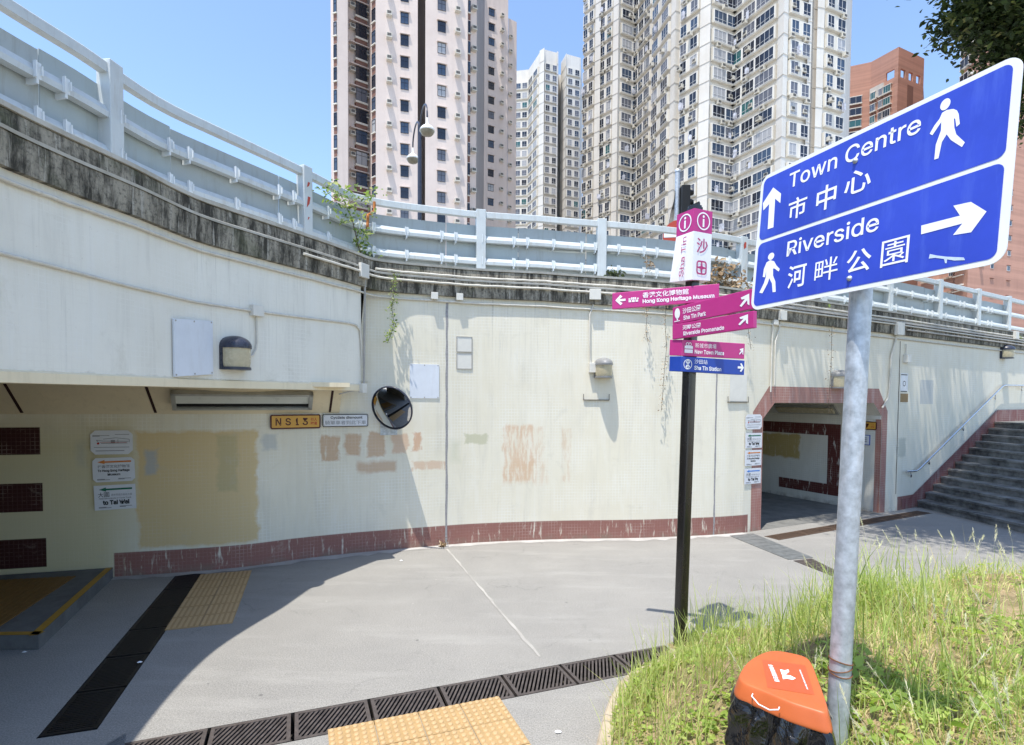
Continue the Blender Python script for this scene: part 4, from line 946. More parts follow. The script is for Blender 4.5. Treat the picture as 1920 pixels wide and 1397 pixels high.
# on the right inner wall of the subway
def rrect_in(x0, y0, x1, y1):
    a0, z1 = rin(x1, (y0 + y1) / 2)[0], rin((x0 + x1) / 2, y0)[1]; a1, z0 = rin(x0, (y0 + y1) / 2)[0], rin((x0 + x1) / 2, y1)[1]
    fr = Frame(rf.p((a0 + a1) / 2, (z0 + z1) / 2, .004), -rf.u, rf.v, rf.n); return fr, abs(a1 - a0), z1 - z0
fr, w_, h_ = rrect_in(1600, 790, 1644.5, 805.5); ns2 = bordered(fr, w_, h_, M['maroon'], M['amber'], "amber plate ending in 7 inside the right subway, partly behind the pole", "number_sign", .03, .02)
lf_ = fr.moved(0, 0, .015)
for ch, a in zip("NS17", (-.36, -.17, .0, .13)): lettering("lettering", ch, lf_, a * w_, 0, h_ * .5, M['maroon'], ns2, bold=.03)
lettering("lettering", "行人", lf_, .35 * w_, h_ * .14, h_ * .21, M['red_text'], ns2, w=w_ * .13); lettering("lettering", "隧道", lf_, .35 * w_, -h_ * .13, h_ * .21, M['red_text'], ns2, w=w_ * .13)
fr, w_, h_ = rrect_in(1606, 815, 1632, 834); bn = bordered(fr, w_, h_, M['navy'], M['paper'], "small white notice with a blue border inside the right subway", "bordered_notice", .006, .014)
mb = MB(); f2 = fr.moved(0, 0, .016)
for b in (.2, .02, -.16): mb.box(f2, -.3 * w_, .3 * w_, b * h_ - .008, b * h_ + .008, 0, .001)
part("small_print", mb, M['grey_text'], bn)
fr, w_, h_ = rrect_in(1622, 757, 1653, 786); plate(fr, w_, h_, .02, "blank grey metal panel above the amber plate in the right subway", M['boxp'], "cover_board", False)

# ------------------------------------------------------------------ stairs and handrail
s0, _ = wall_hit(1720, 940); i0 = len(WC); st_t = V(WALL[i0 + 1]) - V(WALL[i0]); st_t.normalize(); qd = V((.07, -1)).normalized()
st = thing("stairs", "weathered grey concrete stairs climbing to the right along the wall", "stairs", wpt(s0, 0))
RISE, TR = .1545, .355; NS_ = 12; Wd = 4.2
for k in range(NS_):
    a = wpt(s0 + TR * k, 0, -.0); L = 8.0 if k == NS_ - 1 else TR + .03
    a2 = V(a[:2]) + st_t * 0; b2 = a2 + st_t * L; c2 = b2 + qd * Wd; d2 = a2 + qd * Wd; z0, z1 = max(0.0, RISE * k - .02), RISE * (k + 1)
    mb = MB(); mb.prism(WF, [(p.x, p.y) for p in (a2, d2, c2, b2)], z0 if k else 0.0, z1 - .045)
    n_ = -st_t * .03; mb.prism(WF, [(p.x, p.y) for p in (a2 + n_, d2 + n_, c2, b2)], z1 - .045, z1)
    o = part("step", mb, M['step'], st); bevel(o, .012)
def whf(px, py, off): s_, z_ = wall_hit(px, py, off); return wpt(s_, z_, off)
mb = MB(); segf = wframe(SL[i0] + .1, 0); poly = [wall_hit(px, py) for px, py in ((1690, 936), (1704, 934), (1868, 768.5), (1925, 767.5))]
base = SL[i0]; pts = [(s_ - base - .1, z_) for s_, z_ in poly]; outl = [(pts[0][0], 0), (pts[3][0] + 4, 0), (pts[3][0] + 4, pts[3][1])] + [pts[3], pts[2], pts[1], pts[0]]
mb.sheet(segf, outl, .012); mb.uv = {k: [((V(mb.v[i]) - segf.o).dot(segf.u), mb.v[i][2]) for i in mb.f[k]] for k in range(len(mb.f))}
M['maroon_band'] = wall_material("maroon_stair_skirting", (.19, .060, .054), [], (.24, .085, .075), .3); part("stair_skirting", mb, M['maroon_band'], rw)
hr = thing("handrail", "polished steel handrail on brackets climbing beside the stairs", "handrail", whf(1720, 940, .1))
P = [whf(1700, 884, .09), whf(1718, 883, .09), whf(1723, 880, .09), whf(1800, 803, .09), whf(1879, 725, .09), whf(1884, 722.5, .09), whf(1935, 723, .09)]
mb = MB(); mb.tube(P, .021, 10); part("rail", mb, M['steel'], hr)
for px, py in ((1708, 884), (1742, 860), (1806, 797), (1866, 739), (1916, 723)):
    a, b = whf(px, py, .09), whf(px, py + 4, 0); mb = MB(); mb.tube([a, a - V((0, 0, .05)), b - V((0, 0, .05))], .010, 6); fr = wframe(*wall_hit(px, py + 4)); mb.lathe(Frame(b - V((0, 0, .05)), fr.u, fr.v, fr.n), [(.035, .002), (.035, .01), (.001, .011)], 12); part("bracket", mb, M['steel'], hr)
# ------------------------------------------------------------------ big blue pedestrian sign on its galvanised pole
d1 = V((-.339, .941, 0)).normalized(); d2 = V((.054, .084, .995)); d2 = (d2 - d1 * d2.dot(d1)).normalized()
BLc = V((1.284, 3.043, 2.875)); SW, SH = 1.180, .720
sf = Frame(BLc, -d1, d2); 
if sf.n.dot(CAMO - BLc) < 0: sf.n = -sf.n
def suv(px, py):
    d = ray(px, py); k = (sf.o - CAMO).dot(sf.n) / d.dot(sf.n); P = CAMO + d * k - sf.o; return (P.dot(sf.u), P.dot(sf.v))
def sz(x, y): return suv(1400 + x / 2.794, 100 + y / 2.794)
pb = V((1.545, 2.62, .55)); ptop = sf.p(*suv(1605, 296), -.075); pu1 = sf.p(*suv(1594, 524), -.075)
ptop = pu1 + (ptop - pu1); pb = atY(1571, 1335, pu1.y + .03); pdir = (ptop - pb).normalized()
sg = thing("direction_sign", "big blue road sign to Town Centre and Riverside on a galvanised pole in the grass", "road sign", pb)
mb = MB(); mb.tube([pb - pdir * .5 + pdir * (i * .2) for i in range(int((ptop - pb).length / .2) + 3)] + [ptop + pdir * .02], .046, 20); part("pole", mb, M['galv'], sg)
def rr(x0, x1, y0, y1, r, k=8):
    return [(a + (x0 + x1) / 2, b + (y0 + y1) / 2) for a, b in rrect(x1 - x0, y1 - y0, r, k)]
mb = MB(); mb.prism(sf, rr(0, SW, 0, SH, .055), -.004, .0); bevel(part("panel", mb, M['white_sign'], sg), .001)
mid0 = (suv(1420, 455)[1] + suv(1876, 303)[1]) / 2; bd = .020
mb = MB(); mb.sheet(sf, rr(bd, SW - bd - .008, mid0 + .009, SH - bd, .030), .0012); part("upper_field", mb, M['blue_sign'], sg)
mb = MB(); mb.sheet(sf, rr(bd, SW - bd - .008, bd, mid0 - .009, .030), .0012); part("lower_field", mb, M['blue_sign'], sg)
def sshape(pts, nm, c=.0024, m='white_text'):
    mb = MB(); mb.sheet(sf, [sz(*p) for p in pts], c, 0); return part(nm, mb, M[m], sg)
sshape([(112, 922), (120, 790), (89, 824), (87, 786), (141, 703), (182, 735), (178, 785), (151, 762), (142, 912)], "arrow")
sshape([(917, 903), (1120, 851), (1085, 799), (1177, 779), (1259, 829), (1178, 938), (1083, 953), (1132, 892), (916, 949)], "arrow")
def slet(body, quad, nm="lettering", bold=.0):
    # quad: photo box of the word on the sign: left x, baseline y, right x, baseline y at right, cap height at left
    (xl, yl), (xr, yr), (xt, yt) = quad; a, b, c = V(sz(xl, yl)), V(sz(xr, yr)), V(sz(xt, yt)); w = (b - a).length; h = abs(c.y - a.y)
    lettering(nm, body, sf, (a.x + b.x) / 2, (a.y + b.y) / 2 + h / 2, h, M['white_text'], sg, w=w, bold=bold, c=.0026)
slet("Town Centre", ((222, 712), (912, 412), (212, 640)), bold=.008)
slet("Riverside", ((210, 1070), (692, 925), (212, 990)), bold=.008)
for ch, q in zip("市中心", (((216, 880), (312, 846), (218, 774)), ((362, 838), (466, 800), (366, 713)), ((510, 760), (650, 700), (520, 640)))): slet(ch, q, bold=.0 if ch in '園畔' else .012)
for ch, q in zip("河畔公園", (((212, 1240), (308, 1212), (222, 1122)), ((354, 1208), (474, 1174), (360, 1092)), ((520, 1166), (650, 1128), (530, 1048)), ((700, 1128), (846, 1092), (706, 992)))): slet(ch, q, bold=.0 if ch in '園畔' else .012)
def person_mark(parts, head, hr_x, hr_y):
    for p in parts: sshape(p, "pedestrian_symbol")
    c = V(sz(*head)); rx = abs(V(sz(head[0] + hr_x, head[1])).x - c.x); ry = abs(V(sz(head[0], head[1] - hr_y)).y - c.y)
    mb = MB(); mb.disc(sf.moved(c.x, c.y, .0024), rx, 0, 24, 0, ry); part("pedestrian_symbol", mb, M['white_text'], sg)
person_mark([[(1027, 312), (1050, 298), (1085, 292), (1104, 300), (1113, 318), (1119, 370), (1101, 386), (1095, 345), (1088, 340), (1090, 388), (1100, 425), (1145, 467), (1130, 492), (1072, 455), (1050, 425), (1025, 465), (1007, 550), (985, 558), (993, 480), (1020, 405), (1022, 360), (975, 430), (961, 422), (985, 380), (1012, 345)]], (1043, 268), 26, 28)
person_mark([[(106, 1096), (125, 1084), (146, 1090), (158, 1112), (175, 1130), (170, 1144), (148, 1128), (140, 1128), (140, 1165), (152, 1195), (154, 1250), (138, 1252), (134, 1205), (120, 1178), (112, 1205), (84, 1258), (68, 1254), (92, 1205), (103, 1170), (104, 1140), (98, 1174), (86, 1172), (92, 1130)]], (130, 1064), 16, 18)
for x, y in ((572, 565), (541, 1180)):
    a, b = sz(x, y); mb = MB(); mb.lathe(sf.moved(a, b, .001), [(.012, 0), (.012, .005), (.007, .006), (.007, .012), (.0005, .012)], 10); part("bolt", mb, M['galv'], sg)
M['tape'] = mat("torn_tape", (.55, .66, .80), .4, var=.15, scale=30)
sshape([(962, 1052), (1000, 1060), (1050, 1066), (1140, 1070), (1146, 1084), (1090, 1086), (1052, 1080), (1050, 1100), (1042, 1100), (1036, 1078), (990, 1072), (956, 1076)], "torn_tape", .0024, 'tape')
mb = MB()
for z_ in (.0, .018, .05): 
    c = atY(1565, 1258, pb.y) ; c = pb + pdir * ((c - pb).dot(pdir) + z_ * 1.0); mb.tube([c + V((.049 * math.cos(a), .049 * math.sin(a), .012 * math.sin(a + z_ * 90))) for a in [2 * math.pi * i / 20 for i in range(21)]], .0028, 5)
part("rusty_wire", mb, M["brown_wire"], sg, "rusty wire wound round the pole")

# ------------------------------------------------------------------ litter bin: orange lid over a black bag
bY = 2.36; zl = atY(1465, 1300, bY).z
def bp(px, py, z=None): return G(px, py, zl if z is None else z)
def bz_(x, y, z=None): return bp(1330 + x / 7.093, 1200 + y / 7.093, z)
top_px = [(322, 560), (345, 470), (450, 320), (545, 255), (640, 200), (760, 152), (900, 140), (1100, 180), (1290, 222), (1368, 280), (1430, 400), (1500, 600), (1600, 850), (1648, 1020), (1640, 1090), (1400, 1010), (1180, 945), (1000, 880), (800, 790), (560, 690), (400, 630)]
topo = [bz_(*p) for p in top_px]; cen = sum(topo, V((0, 0, 0))) / len(topo); cen = V((sum(p.x for p in topo) / len(topo), sum(p.y for p in topo) / len(topo), zl))
def lidring(sc_, dz): return [V((cen.x + (p.x - cen.x) * sc_, cen.y + (p.y - cen.y) * sc_, zl + dz)) for p in topo]
bn_ = thing("litter_bin", "orange lidded litter bin with a black bag, tied to the sign pole in the grass", "litter bin", (cen.x, cen.y, .6))
mb = MB(); rings = [lidring(.99, -.060), lidring(1.005, -.058), lidring(1.008, -.050), lidring(.995, -.038), lidring(.925, .006), lidring(.905, .013), lidring(.885, .0162), lidring(.84, .017), lidring(.5, .017), lidring(.2, .017)]; nL = len(topo)
mb.add([p for r_ in rings for p in r_], [(j * nL + i, (j + 1) * nL + i, (j + 1) * nL + (i + 1) % nL, j * nL + (i + 1) % nL) for j in range(len(rings) - 1) for i in range(nL)], 0, True); mb.add(rings[-1], [tuple(range(nL - 1, -1, -1))], 0, True); mb.add(lidring(.98, -.052), [tuple(range(nL))])
lid = part("lid", mb, M['orange'], bn_); ss_ = lid.modifiers.new("sub", 'SUBSURF'); ss_.levels = ss_.render_levels = 2
def lid_uv():
    a, b, c = bz_(1310, 330, zl + .03), bz_(680, 240, zl + .03), bz_(770, 650, zl + .03); d = bz_(1480, 810, zl + .03); return a, b, c, d
qa, qb, qc, qd_ = lid_uv(); lu = (qc - qb).normalized(); lv = V((0, 0, 1)).cross(lu).normalized(); lfr = Frame(V(((qa.x + qc.x) / 2, (qa.y + qc.y) / 2, zl + .0165)), lu, lv, (0, 0, 1))
def luv(x, y): p = bz_(x, y, zl + .0165) - lfr.o; return (p.dot(lfr.u), p.dot(lfr.v))
def luvs(pts): return [luv(*p) for p in pts]
mb = MB(); mb.sheet(lfr, luvs([(700, 262), (1275, 340), (1400, 735), (775, 635)]), .0015); sk = obj("sticker", mb, M['orange_dark'], lid)
a, b = luv(855, 445); L_ = (V(luv(905, 560)) - V(luv(808, 330))).length; an = V(luv(905, 560)) - V(luv(808, 330))
lettering("lettering", "食物環境衞生署", lfr, a, b, L_ / 8, M['white_text'], lid, w=L_, bold=.02, rot=math.atan2(an.y, an.x), c=.003)
a, b = luv(1252, 530); an = V(luv(1305, 662)) - V(luv(1200, 400)); lettering("lettering", "Food and Environmental Hygiene Department", lfr, a, b, .009, M['white_text'], lid, w=an.length, bold=.02, rot=math.atan2(an.y, an.x), c=.003)
mb = MB(); mb.sheet(lfr, luvs([(940, 398), (1000, 412), (1050, 400), (1062, 430), (1030, 455), (1008, 470), (1080, 482), (1150, 518), (1110, 538), (1030, 522), (980, 530), (970, 480), (955, 440)]), .003); obj("lid_emblem", mb, M['white_text'], lid)
mb = MB(); h0, h1 = bz_(577, 718, zl - .01), bz_(930, 895, zl - .01); off_ = V((-.02, -.03, 0)); mb.tube([h0, h0 + off_ * .6, h0.lerp(h1, .3) + off_ - V((0, 0, .012)), h0.lerp(h1, .7) + off_ - V((0, 0, .012)), h1 + off_ * .6, h1], .0028, 8); part("wire_handle", mb, M['white_sign'], bn_)
mb = MB(); kz = 22; ka = 120; P = []
ang_ = [2 * math.pi * i / ka for i in range(ka)]
def ray_out(a):
    best = 0.1; dx, dy = math.cos(a), math.sin(a)
    for i in range(nL):
        p, q = topo[i] - cen, topo[(i + 1) % nL] - cen; den = dx * (q.y - p.y) - dy * (q.x - p.x)
        if abs(den) < 1e-9: continue
        t_ = (p.x * (q.y - p.y) - p.y * (q.x - p.x)) / den; s_ = (p.x * dy - p.y * dx) / den
        if t_ > 0 and 0 <= s_ <= 1: best = max(best, t_)
    return best
from mathutils import noise as mnoise
for j in range(kz):
    t_ = j / (kz - 1); z_ = zl - .05 - t_ * .55
    for a in ang_:
        r_ = ray_out(a) * (.965 + .10 * t_ ** .5 + .06 * t_); w_ = mnoise.noise(V((math.cos(a) * 5 + 3 * t_, math.sin(a) * 5, t_ * 2.5))) * .034 + abs(mnoise.noise(V((math.cos(a) * 4 + 3 * t_, math.sin(a) * 4, t_ * 1.2 + 5)))) * .05 + mnoise.noise(V((math.cos(a) * 14 + 5 * t_, math.sin(a) * 14, t_ * 3))) * .004
        w_ *= min(1, t_ * 6 + .15); P.append((cen.x + math.cos(a) * (r_ + w_), cen.y + math.sin(a) * (r_ + w_), z_ + w_ * .3))
mb.add(P, [(j * ka + i, j * ka + (i + 1) % ka, (j + 1) * ka + (i + 1) % ka, (j + 1) * ka + i) for j in range(kz - 1) for i in range(ka)], 0, True); mb.f = [f[::-1] for f in mb.f]; part("bin_bag", mb, M['bag'], bn_)

# ------------------------------------------------------------------ fingerpost
fb, ft = V((1.612, 5.25, .0)), V((1.680, 5.25, 4.20)); fdir = (ft - fb).normalized()
fg = thing("fingerpost", "black fingerpost with magenta and blue direction panels and a white information box on top", "signpost", fb)
ff_ = Frame(fb, (math.cos(.6), math.sin(.6), 0), (-math.sin(.6), math.cos(.6), 0), fdir)
mb = MB(); mb.prism(ff_, rrect(.105, .105, .03), 0, (ft - fb).length - .02, smooth=True); part("post", mb, M['black_paint'], fg)
def fpx(x, y): return (1140 + x / 3.677, 340 + y / 3.677)
def fpanel(BLp, BRp, TLp, Z0, Z1, m, label, side=None, th=.04):
    BL, BR, TL = atY(*fpx(*BLp), Z0), atY(*fpx(*BRp), Z1), atY(*fpx(*TLp), Z0); u, v = BR - BL, TL - BL
    n = u.cross(v).normalized(); back = (side if side is not None else -n * th)
    mb = MB(); P = [BL, BR, BR + v, TL]; mb.add(P + [p + back for p in P], [(0, 1, 2, 3), (7, 6, 5, 4), (0, 4, 5, 1), (1, 5, 6, 2), (2, 6, 7, 3), (3, 7, 4, 0)])
    o = part("direction_panel", mb, m, fg, label); bevel(o, .004)
    fr = Frame(BL, u, v - u.normalized() * v.dot(u.normalized())); return o, fr, u.length, v.length
def plet(o, fr, body, x, y, h, w, W, H, bold=.0): lettering("lettering", body, fr, x * W, y * H, h * H, M['white_text'], o, w=w * W, bold=bold, c=.003)
def pshape(o, fr, pts, W, H, nm="arrow", c=.003):
    mb = MB(); mb.sheet(fr, [(a * W, b * H) for a, b in pts], c); obj(nm, mb, M['white_text'], o)
o, fr, W, H = fpanel((28, 882), (765, 824), (30, 770), 5.36, 5.05, M['pink'], "left pointing magenta panel reading Hong Kong Heritage Museum")
pshape(o, fr, [(.035, .52), (.085, .84), (.105, .72), (.075, .58), (.135, .58), (.135, .45), (.075, .45), (.105, .32), (.085, .20)], W, H)
for a, b in (((.165, .34), (.265, .46)), ((.19, .48), (.24, .62)), ((.165, .48), (.185, .58)), ((.245, .48), (.265, .58))):
    mb = MB(); 
    for i in range(3): x0 = a[0] + (b[0] - a[0]) * i / 3; x1 = a[0] + (b[0] - a[0]) * (i + .75) / 3; mb.sheet(fr, [(x0 * W, a[1] * H), (x1 * W, a[1] * H), (x1 * W, b[1] * H), (x0 * W, b[1] * H)], .003)
    obj("museum_symbol", mb, M['white_text'], o)
plet(o, fr, "香港文化博物館", .515, .70, .34, .43, W, H, .01); plet(o, fr, "Hong Kong Heritage Museum", .63, .30, .30, .66, W, H, .025)
o, fr, W, H = fpanel((445, 990), (1000, 878), (445, 872), 5.18, 4.40, M['pink'], "upper of the paired magenta panels, reading Sha Tin Park")
NE = [(.0, .13), (.55, .62), (.22, .62), (.12, .80), (1.0, .98), (1.0, .0), (.80, .15), (.78, .47), (.17, .0)]
pshape(o, fr, [(.86 + .105 * a, .20 + .60 * b) for a, b in NE], W, H)
c0 = fr.moved(.075 * W, .60 * H, .003); mb = MB(); mb.disc(c0, .033, 0, 20, 0, .048); mb.box(fr, .065 * W, .082 * W, .2 * H, .4 * H, .002, .003); mb.box(fr, .03 * W, .11 * W, .14 * H, .18 * H, .002, .003); obj("tree_symbol", mb, M['white_text'], o)
plet(o, fr, "沙田公園", .27, .66, .32, .24, W, H, .012); plet(o, fr, "Sha Tin Park", .31, .27, .25, .30, W, H, .02)
o, fr, W, H = fpanel((443, 1090), (1003, 1010), (443, 990), 5.18, 4.40, M['pink'], "lower of the paired magenta panels, reading Riverside Promenade")
pshape(o, fr, [(.84 + .105 * a, .26 + .60 * b) for a, b in NE], W, H)
plet(o, fr, "河畔公園", .27, .68, .32, .24, W, H, .012); plet(o, fr, "Riverside Promenade", .42, .28, .27, .52, W, H, .02)
sd = atY(*fpx(421, 1200), 5.22) - atY(*fpx(505, 1203), 5.09)
o, fr, W, H = fpanel((505, 1203), (940, 1225), (510, 1092), 5.09, 5.34, M['pink'], "boxed magenta panel reading New Town Plaza", sd)
pshape(o, fr, [(.905 + .07 * a, .26 + .45 * b) for a, b in NE], W, H)
mb = MB(); mb.box(fr, .045 * W, .17 * W, .20 * H, .42 * H, .002, .003); mb.box(fr, .045 * W, .17 * W, .47 * H, .64 * H, .002, .003); mb.ring(fr.moved(.085 * W, .74 * H, .003), .011, .017, 0, 14); mb.ring(fr.moved(.125 * W, .74 * H, .003), .011, .017, 0, 14); obj("gift_symbol", mb, M['white_text'], o)
plet(o, fr, "新城市廣場", .37, .70, .30, .33, W, H); plet(o, fr, "New Town Plaza", .43, .30, .26, .46, W, H, .02)
sd = atY(*fpx(420, 1310), 5.22) - atY(*fpx(501, 1312), 5.09)
o, fr, W, H = fpanel((501, 1311), (939, 1336), (505, 1206), 5.09, 5.34, M['navy'], "boxed royal blue panel reading Sha Tin Station", sd)
pshape(o, fr, [(.885, .58), (.945, .58), (.92, .76), (.945, .80), (.985, .50), (.945, .20), (.92, .25), (.945, .43), (.885, .43)], W, H)
mb = MB(); c0 = fr.moved(.10 * W, .50 * H, .003); mb.ring(c0, .040, .046, 0, 28); mb.box(c0, -.003, .003, -.028, .028, 0, .0005)
for sgn in (1, -1):
    mb.ring(Frame(c0.p(0, sgn * .024), c0.u, c0.v, c0.n), .010, .017, 0, 18)
    for x in (-1, 1): mb.sheet(c0, [(x * .004, sgn * .002), (x * .010, sgn * .002), (x * .026, sgn * .024), (x * .020, sgn * .026)], 0)
obj("railway_symbol", mb, M['white_text'], o)
plet(o, fr, "沙田站", .30, .72, .30, .20, W, H); plet(o, fr, "Sha Tin Station", .41, .30, .28, .42, W, H, .02)
# information box: square prism, one corner toward the path
zb, zt2 = 3.475, 4.115; hb = .222 / math.sqrt(2); cb_ = fb + fdir * 3.5; bx = thing
info = MB(); ibf = Frame(fb + fdir * (zb - fb.z), (.95, -.31, 0), (.31, .95, 0), fdir); Hh = zt2 - zb; zs = Hh - .205
q = [(0, -hb), (hb, 0), (0, hb), (-hb, 0)]
mb = MB(); lower = [(0, -hb, 0), (hb, 0, .012), (0, hb, 0), (-hb - .045, -.02, .015)]
Pm = [ibf.p(*p) for p in lower] + [ibf.p(a, b, zs) for a, b in q]; mb.add(Pm, [(0, 1, 5, 4), (1, 2, 6, 5), (2, 3, 7, 6), (3, 0, 4, 7), (3, 2, 1, 0)]); part("info_box", mb, M['white_sign'], fg, "white box reading Sha Tin")
mb = MB(); mb.prism(ibf, q, zs, Hh); part("info_band", mb, M['pink'], fg, "magenta band with white i symbols"); ib = fg.children[-1]
mb = MB(); mb.prism(ibf, [(a * .45, b * .45) for a, b in q], Hh, Hh + .05); part("post_cap", mb, M['black_paint'], fg)
L = math.sqrt(2) * hb
fl_ = Frame(ibf.p(-hb / 2, -hb / 2, 0), ibf.u - ibf.v, ibf.n); fl_ = Frame(fl_.o, (ibf.u - ibf.v).normalized(), ibf.n); fr_ = Frame(ibf.p(hb / 2, -hb / 2, 0), (ibf.u + ibf.v).normalized(), ibf.n)
for f_ in (fl_, fr_):
    if f_.n.dot(CAMO - f_.o) < 0: f_.n = -f_.n
    c0 = f_.moved(0, zs + .102, .003); mb = MB(); mb.ring(c0, .068, .080, 0, 36); mb.disc(c0.moved(0, .042), .012, 0, 16); mb.box(c0, -.010, .010, -.052, .020, 0, .0006); part("info_symbol", mb, M['white_text'], fg)
qa_, qb_, qc_ = ibf.p(*lower[3]), ibf.p(*lower[0]), ibf.p(*q[0], zs); qd2 = ibf.p(*q[3], zs)
sf_n = (qb_ - qa_).cross(qd2 - qa_).normalized(); sf_n = sf_n if sf_n.dot(CAMO - qa_) > 0 else -sf_n
sfl = Frame((qa_ + qb_ + qc_ + qd2) / 4, (qc_ - qd2), ((qd2 + qc_) - (qa_ + qb_)), sf_n)
lettering("lettering", "Sha Tin", sfl, .01, 0, .058, M['pink_text'], fg, w=.36, bold=.0, rot=math.pi / 2, c=.016)
lettering("lettering", "沙", fr_, -.005, zs * .72, .135, M['pink_text'], fg, bold=.01, c=.004)
c0 = fr_.moved(-.005, zs * .27, .004); mb = MB(); o1, o2 = rrect(.125, .125, .03), rrect(.098, .098, .02); mb.sheet(c0, o1, 0, 0, [o2]); mb.sheet(c0, [(-.049, -.006), (-.012, -.012), (-.006, -.049), (.006, -.049), (.012, -.012), (.049, -.006), (.049, .006), (.012, .012), (.006, .049), (-.006, .049), (-.012, .012), (-.049, .006)], 0); part("field_symbol", mb, M['pink_text'], fg)

# ------------------------------------------------------------------ things on the bridge: signal, no-entry sign, street lamp
M['signal_black'] = mat("signal_black", (.008, .008, .009), .5)
tY = 12.4; t0 = atY(1268, 470, tY); t0.z = 4.3; tt = atY(1269, 320, tY)
ts = thing("traffic_signal", "traffic light head on a grey pole behind the parapet, by the fingerpost box", "traffic light", t0)
mb = MB(); mb.tube([t0, V((t0.x, t0.y, tt.z))], .052, 14); mb.lathe(Frame((t0.x, t0.y, tt.z), (1, 0, 0), (0, 1, 0)), [(.06, -.03), (.062, .02), (.001, .03)], 14); part("pole", mb, M['galv'], ts)
mb = MB(); hz1, hz0 = atY(1280, 353, tY).z, atY(1280, 408, tY).z; x0_, x1_ = atY(1274, 380, tY).x, atY(1289, 380, tY).x; hf = Frame((x0_, tY - .1, hz0), (1, 0, 0), (0, 0, 1))
mb.box(hf, 0, x1_ - x0_, 0, hz1 - hz0, -.1, .1)
for i in range(3): mb.tube([hf.p(x1_ - x0_, .10 + i * .2, .0), hf.p(x1_ - x0_ + .09, .10 + i * .2, -.0)], [.075, .05], 12)
part("signal_head", mb, M['signal_black'], ts)
mb = MB(); a = atY(1275, 402, tY); b = atY(1312, 384, tY - .2); mb.box(Frame(a, (b - a), (0, 0, 1)), 0, (b - a).length, -.14, .06, -.06, .06); part("side_box", mb, M['signal_black'], ts)
mb = MB()
for i in range(4): mb.tube([V((t0.x - .06, t0.y - .04, tt.z - .45 - .05 * i)), V((t0.x - .08 - .02 * i, t0.y - .05, tt.z - .9)), V((t0.x - .12 - .03 * i, t0.y - .05, tt.z - 1.35))], .008, 5)
part("cable", mb, M['dark_cable'], ts)
nY = 12.1; nc = atY(1273, 442, nY); nr = 29 * nY / 1050 ; nf = Frame(nc, (1, -.15, 0), (0, 0, 1)); 
if nf.n.y > 0: nf.n = -nf.n
ne = thing("no_entry_sign", "round red no entry sign with a pale bar behind the fingerpost box", "road sign", (nc.x, nc.y, 4.3))
mb = MB(); mb.lathe(nf, [(.001, -.01), (nr, -.01), (nr, .004), (.001, .004)], 40, 0, False); part("disc", mb, M['traffic_red'], ne)
mb = MB(); mb.box(nf, -nr * .94, nr * .94, -.03, .10, .005, .007); part("bar", mb, M['white_sign'], ne)
mb = MB(); mb.tube([V((nc.x + .02, nc.y + .06, 4.3)), V((nc.x + .02, nc.y + .06, nc.z + nr * .8))], .035, 10); part("pole", mb, M['galv'], ne)
lp1, lp2 = atY(801, 246, 22.0), atY(774, 299, 26.0)
base = V((atY(787, 300, 24).x, 24.0, 4.3)); slp = thing("street_lamp", "tall dark street lamp with two white bell lanterns on curved arms above the bridge", "street lamp", base)
ptz = max(lp1.z, lp2.z) + .6
mb = MB(); mb.tube([base, V((base.x, base.y, ptz - 1.2)), V((base.x, base.y, ptz))], [.11, .075, .06], 12); part("pole", mb, M['lamp_black'], slp)
M['bell'] = mat("white_lantern_shade", (.75, .75, .72), .35, var=.05); M['bell_glass'] = mat("lantern_glass", (.20, .18, .13), .15, var=.3, scale=6)
for lp in (lp1, lp2):
    t_ = V((lp.x - base.x, lp.y - base.y, 0)); pts = []
    for i in range(13):
        a = math.pi * i / 12; pts.append(V((base.x, base.y, 0)) + t_ * (.5 - .5 * math.cos(a)) + V((0, 0, ptz - .4 + (lp.z + .55 - ptz + .4) * i / 12 + .75 * math.sin(a))))
    mb = MB(); mb.tube([V((base.x, base.y, ptz - .8))] + pts, .035, 8); part("arm", mb, M['lamp_black'], slp)
    lf = Frame(lp, (1, 0, 0), (0, 1, 0)); mb = MB(); mb.lathe(lf, [(.04, .50), (.05, .30), (.09, .24), (.20, .17), (.275, .08), (.30, .0), (.27, .0)], 20); ln = part("lantern", mb, M['bell'], slp)
    mb = MB(); mb.lathe(lf, [(.27, .0), (.255, -.07), (.20, -.14), (.11, -.18), (.001, -.19)], 20); obj("glass_bowl", mb, M['bell_glass'], ln)
# ------------------------------------------------------------------ residential towers behind the bridge
def facade(name, a, b, streak=.35, band=0.0, floor=2.8):
    t = NT(name); o = t.coord(); n = t.noise(o, .12, 5, .65); s_ = t.noise(t.mapping(o, (1.2, 1.2, .05)), 1.0, 6, .7); f = t.noise(o, 2.5, 4, .7)
    c = t.mix(t.ramp(n, .38, .66, 0, 1), a, b); c = t.mix(t.ramp(s_, .48, .72, 0, streak), c, tuple(x * .62 for x in a)); c = t.mix(t.ramp(f, .55, .8, 0, .25), c, tuple(x * .7 for x in b))
    if band:
        w = t.new("ShaderNodeTexNoise"); w.inputs["Scale"].default_value = 1.0; w.inputs["Detail"].default_value = 4; t.link(t.mapping(o, (.04, .04, 1.6)), w.inputs["Vector"]); c = t.mix(t.ramp(w.outputs["Fac"], .42, .62, 0, band), c, tuple(min(1, x * 1.45) for x in a))
    t.set(c, .75, 0, .2); return t.m
M['tw_white'] = facade("white_mosaic_facade", (.73, .705, .66), (.64, .60, .54), .40); M['tw_bay'] = facade("white_bay_render", (.74, .70, .63), (.64, .60, .52), .45)
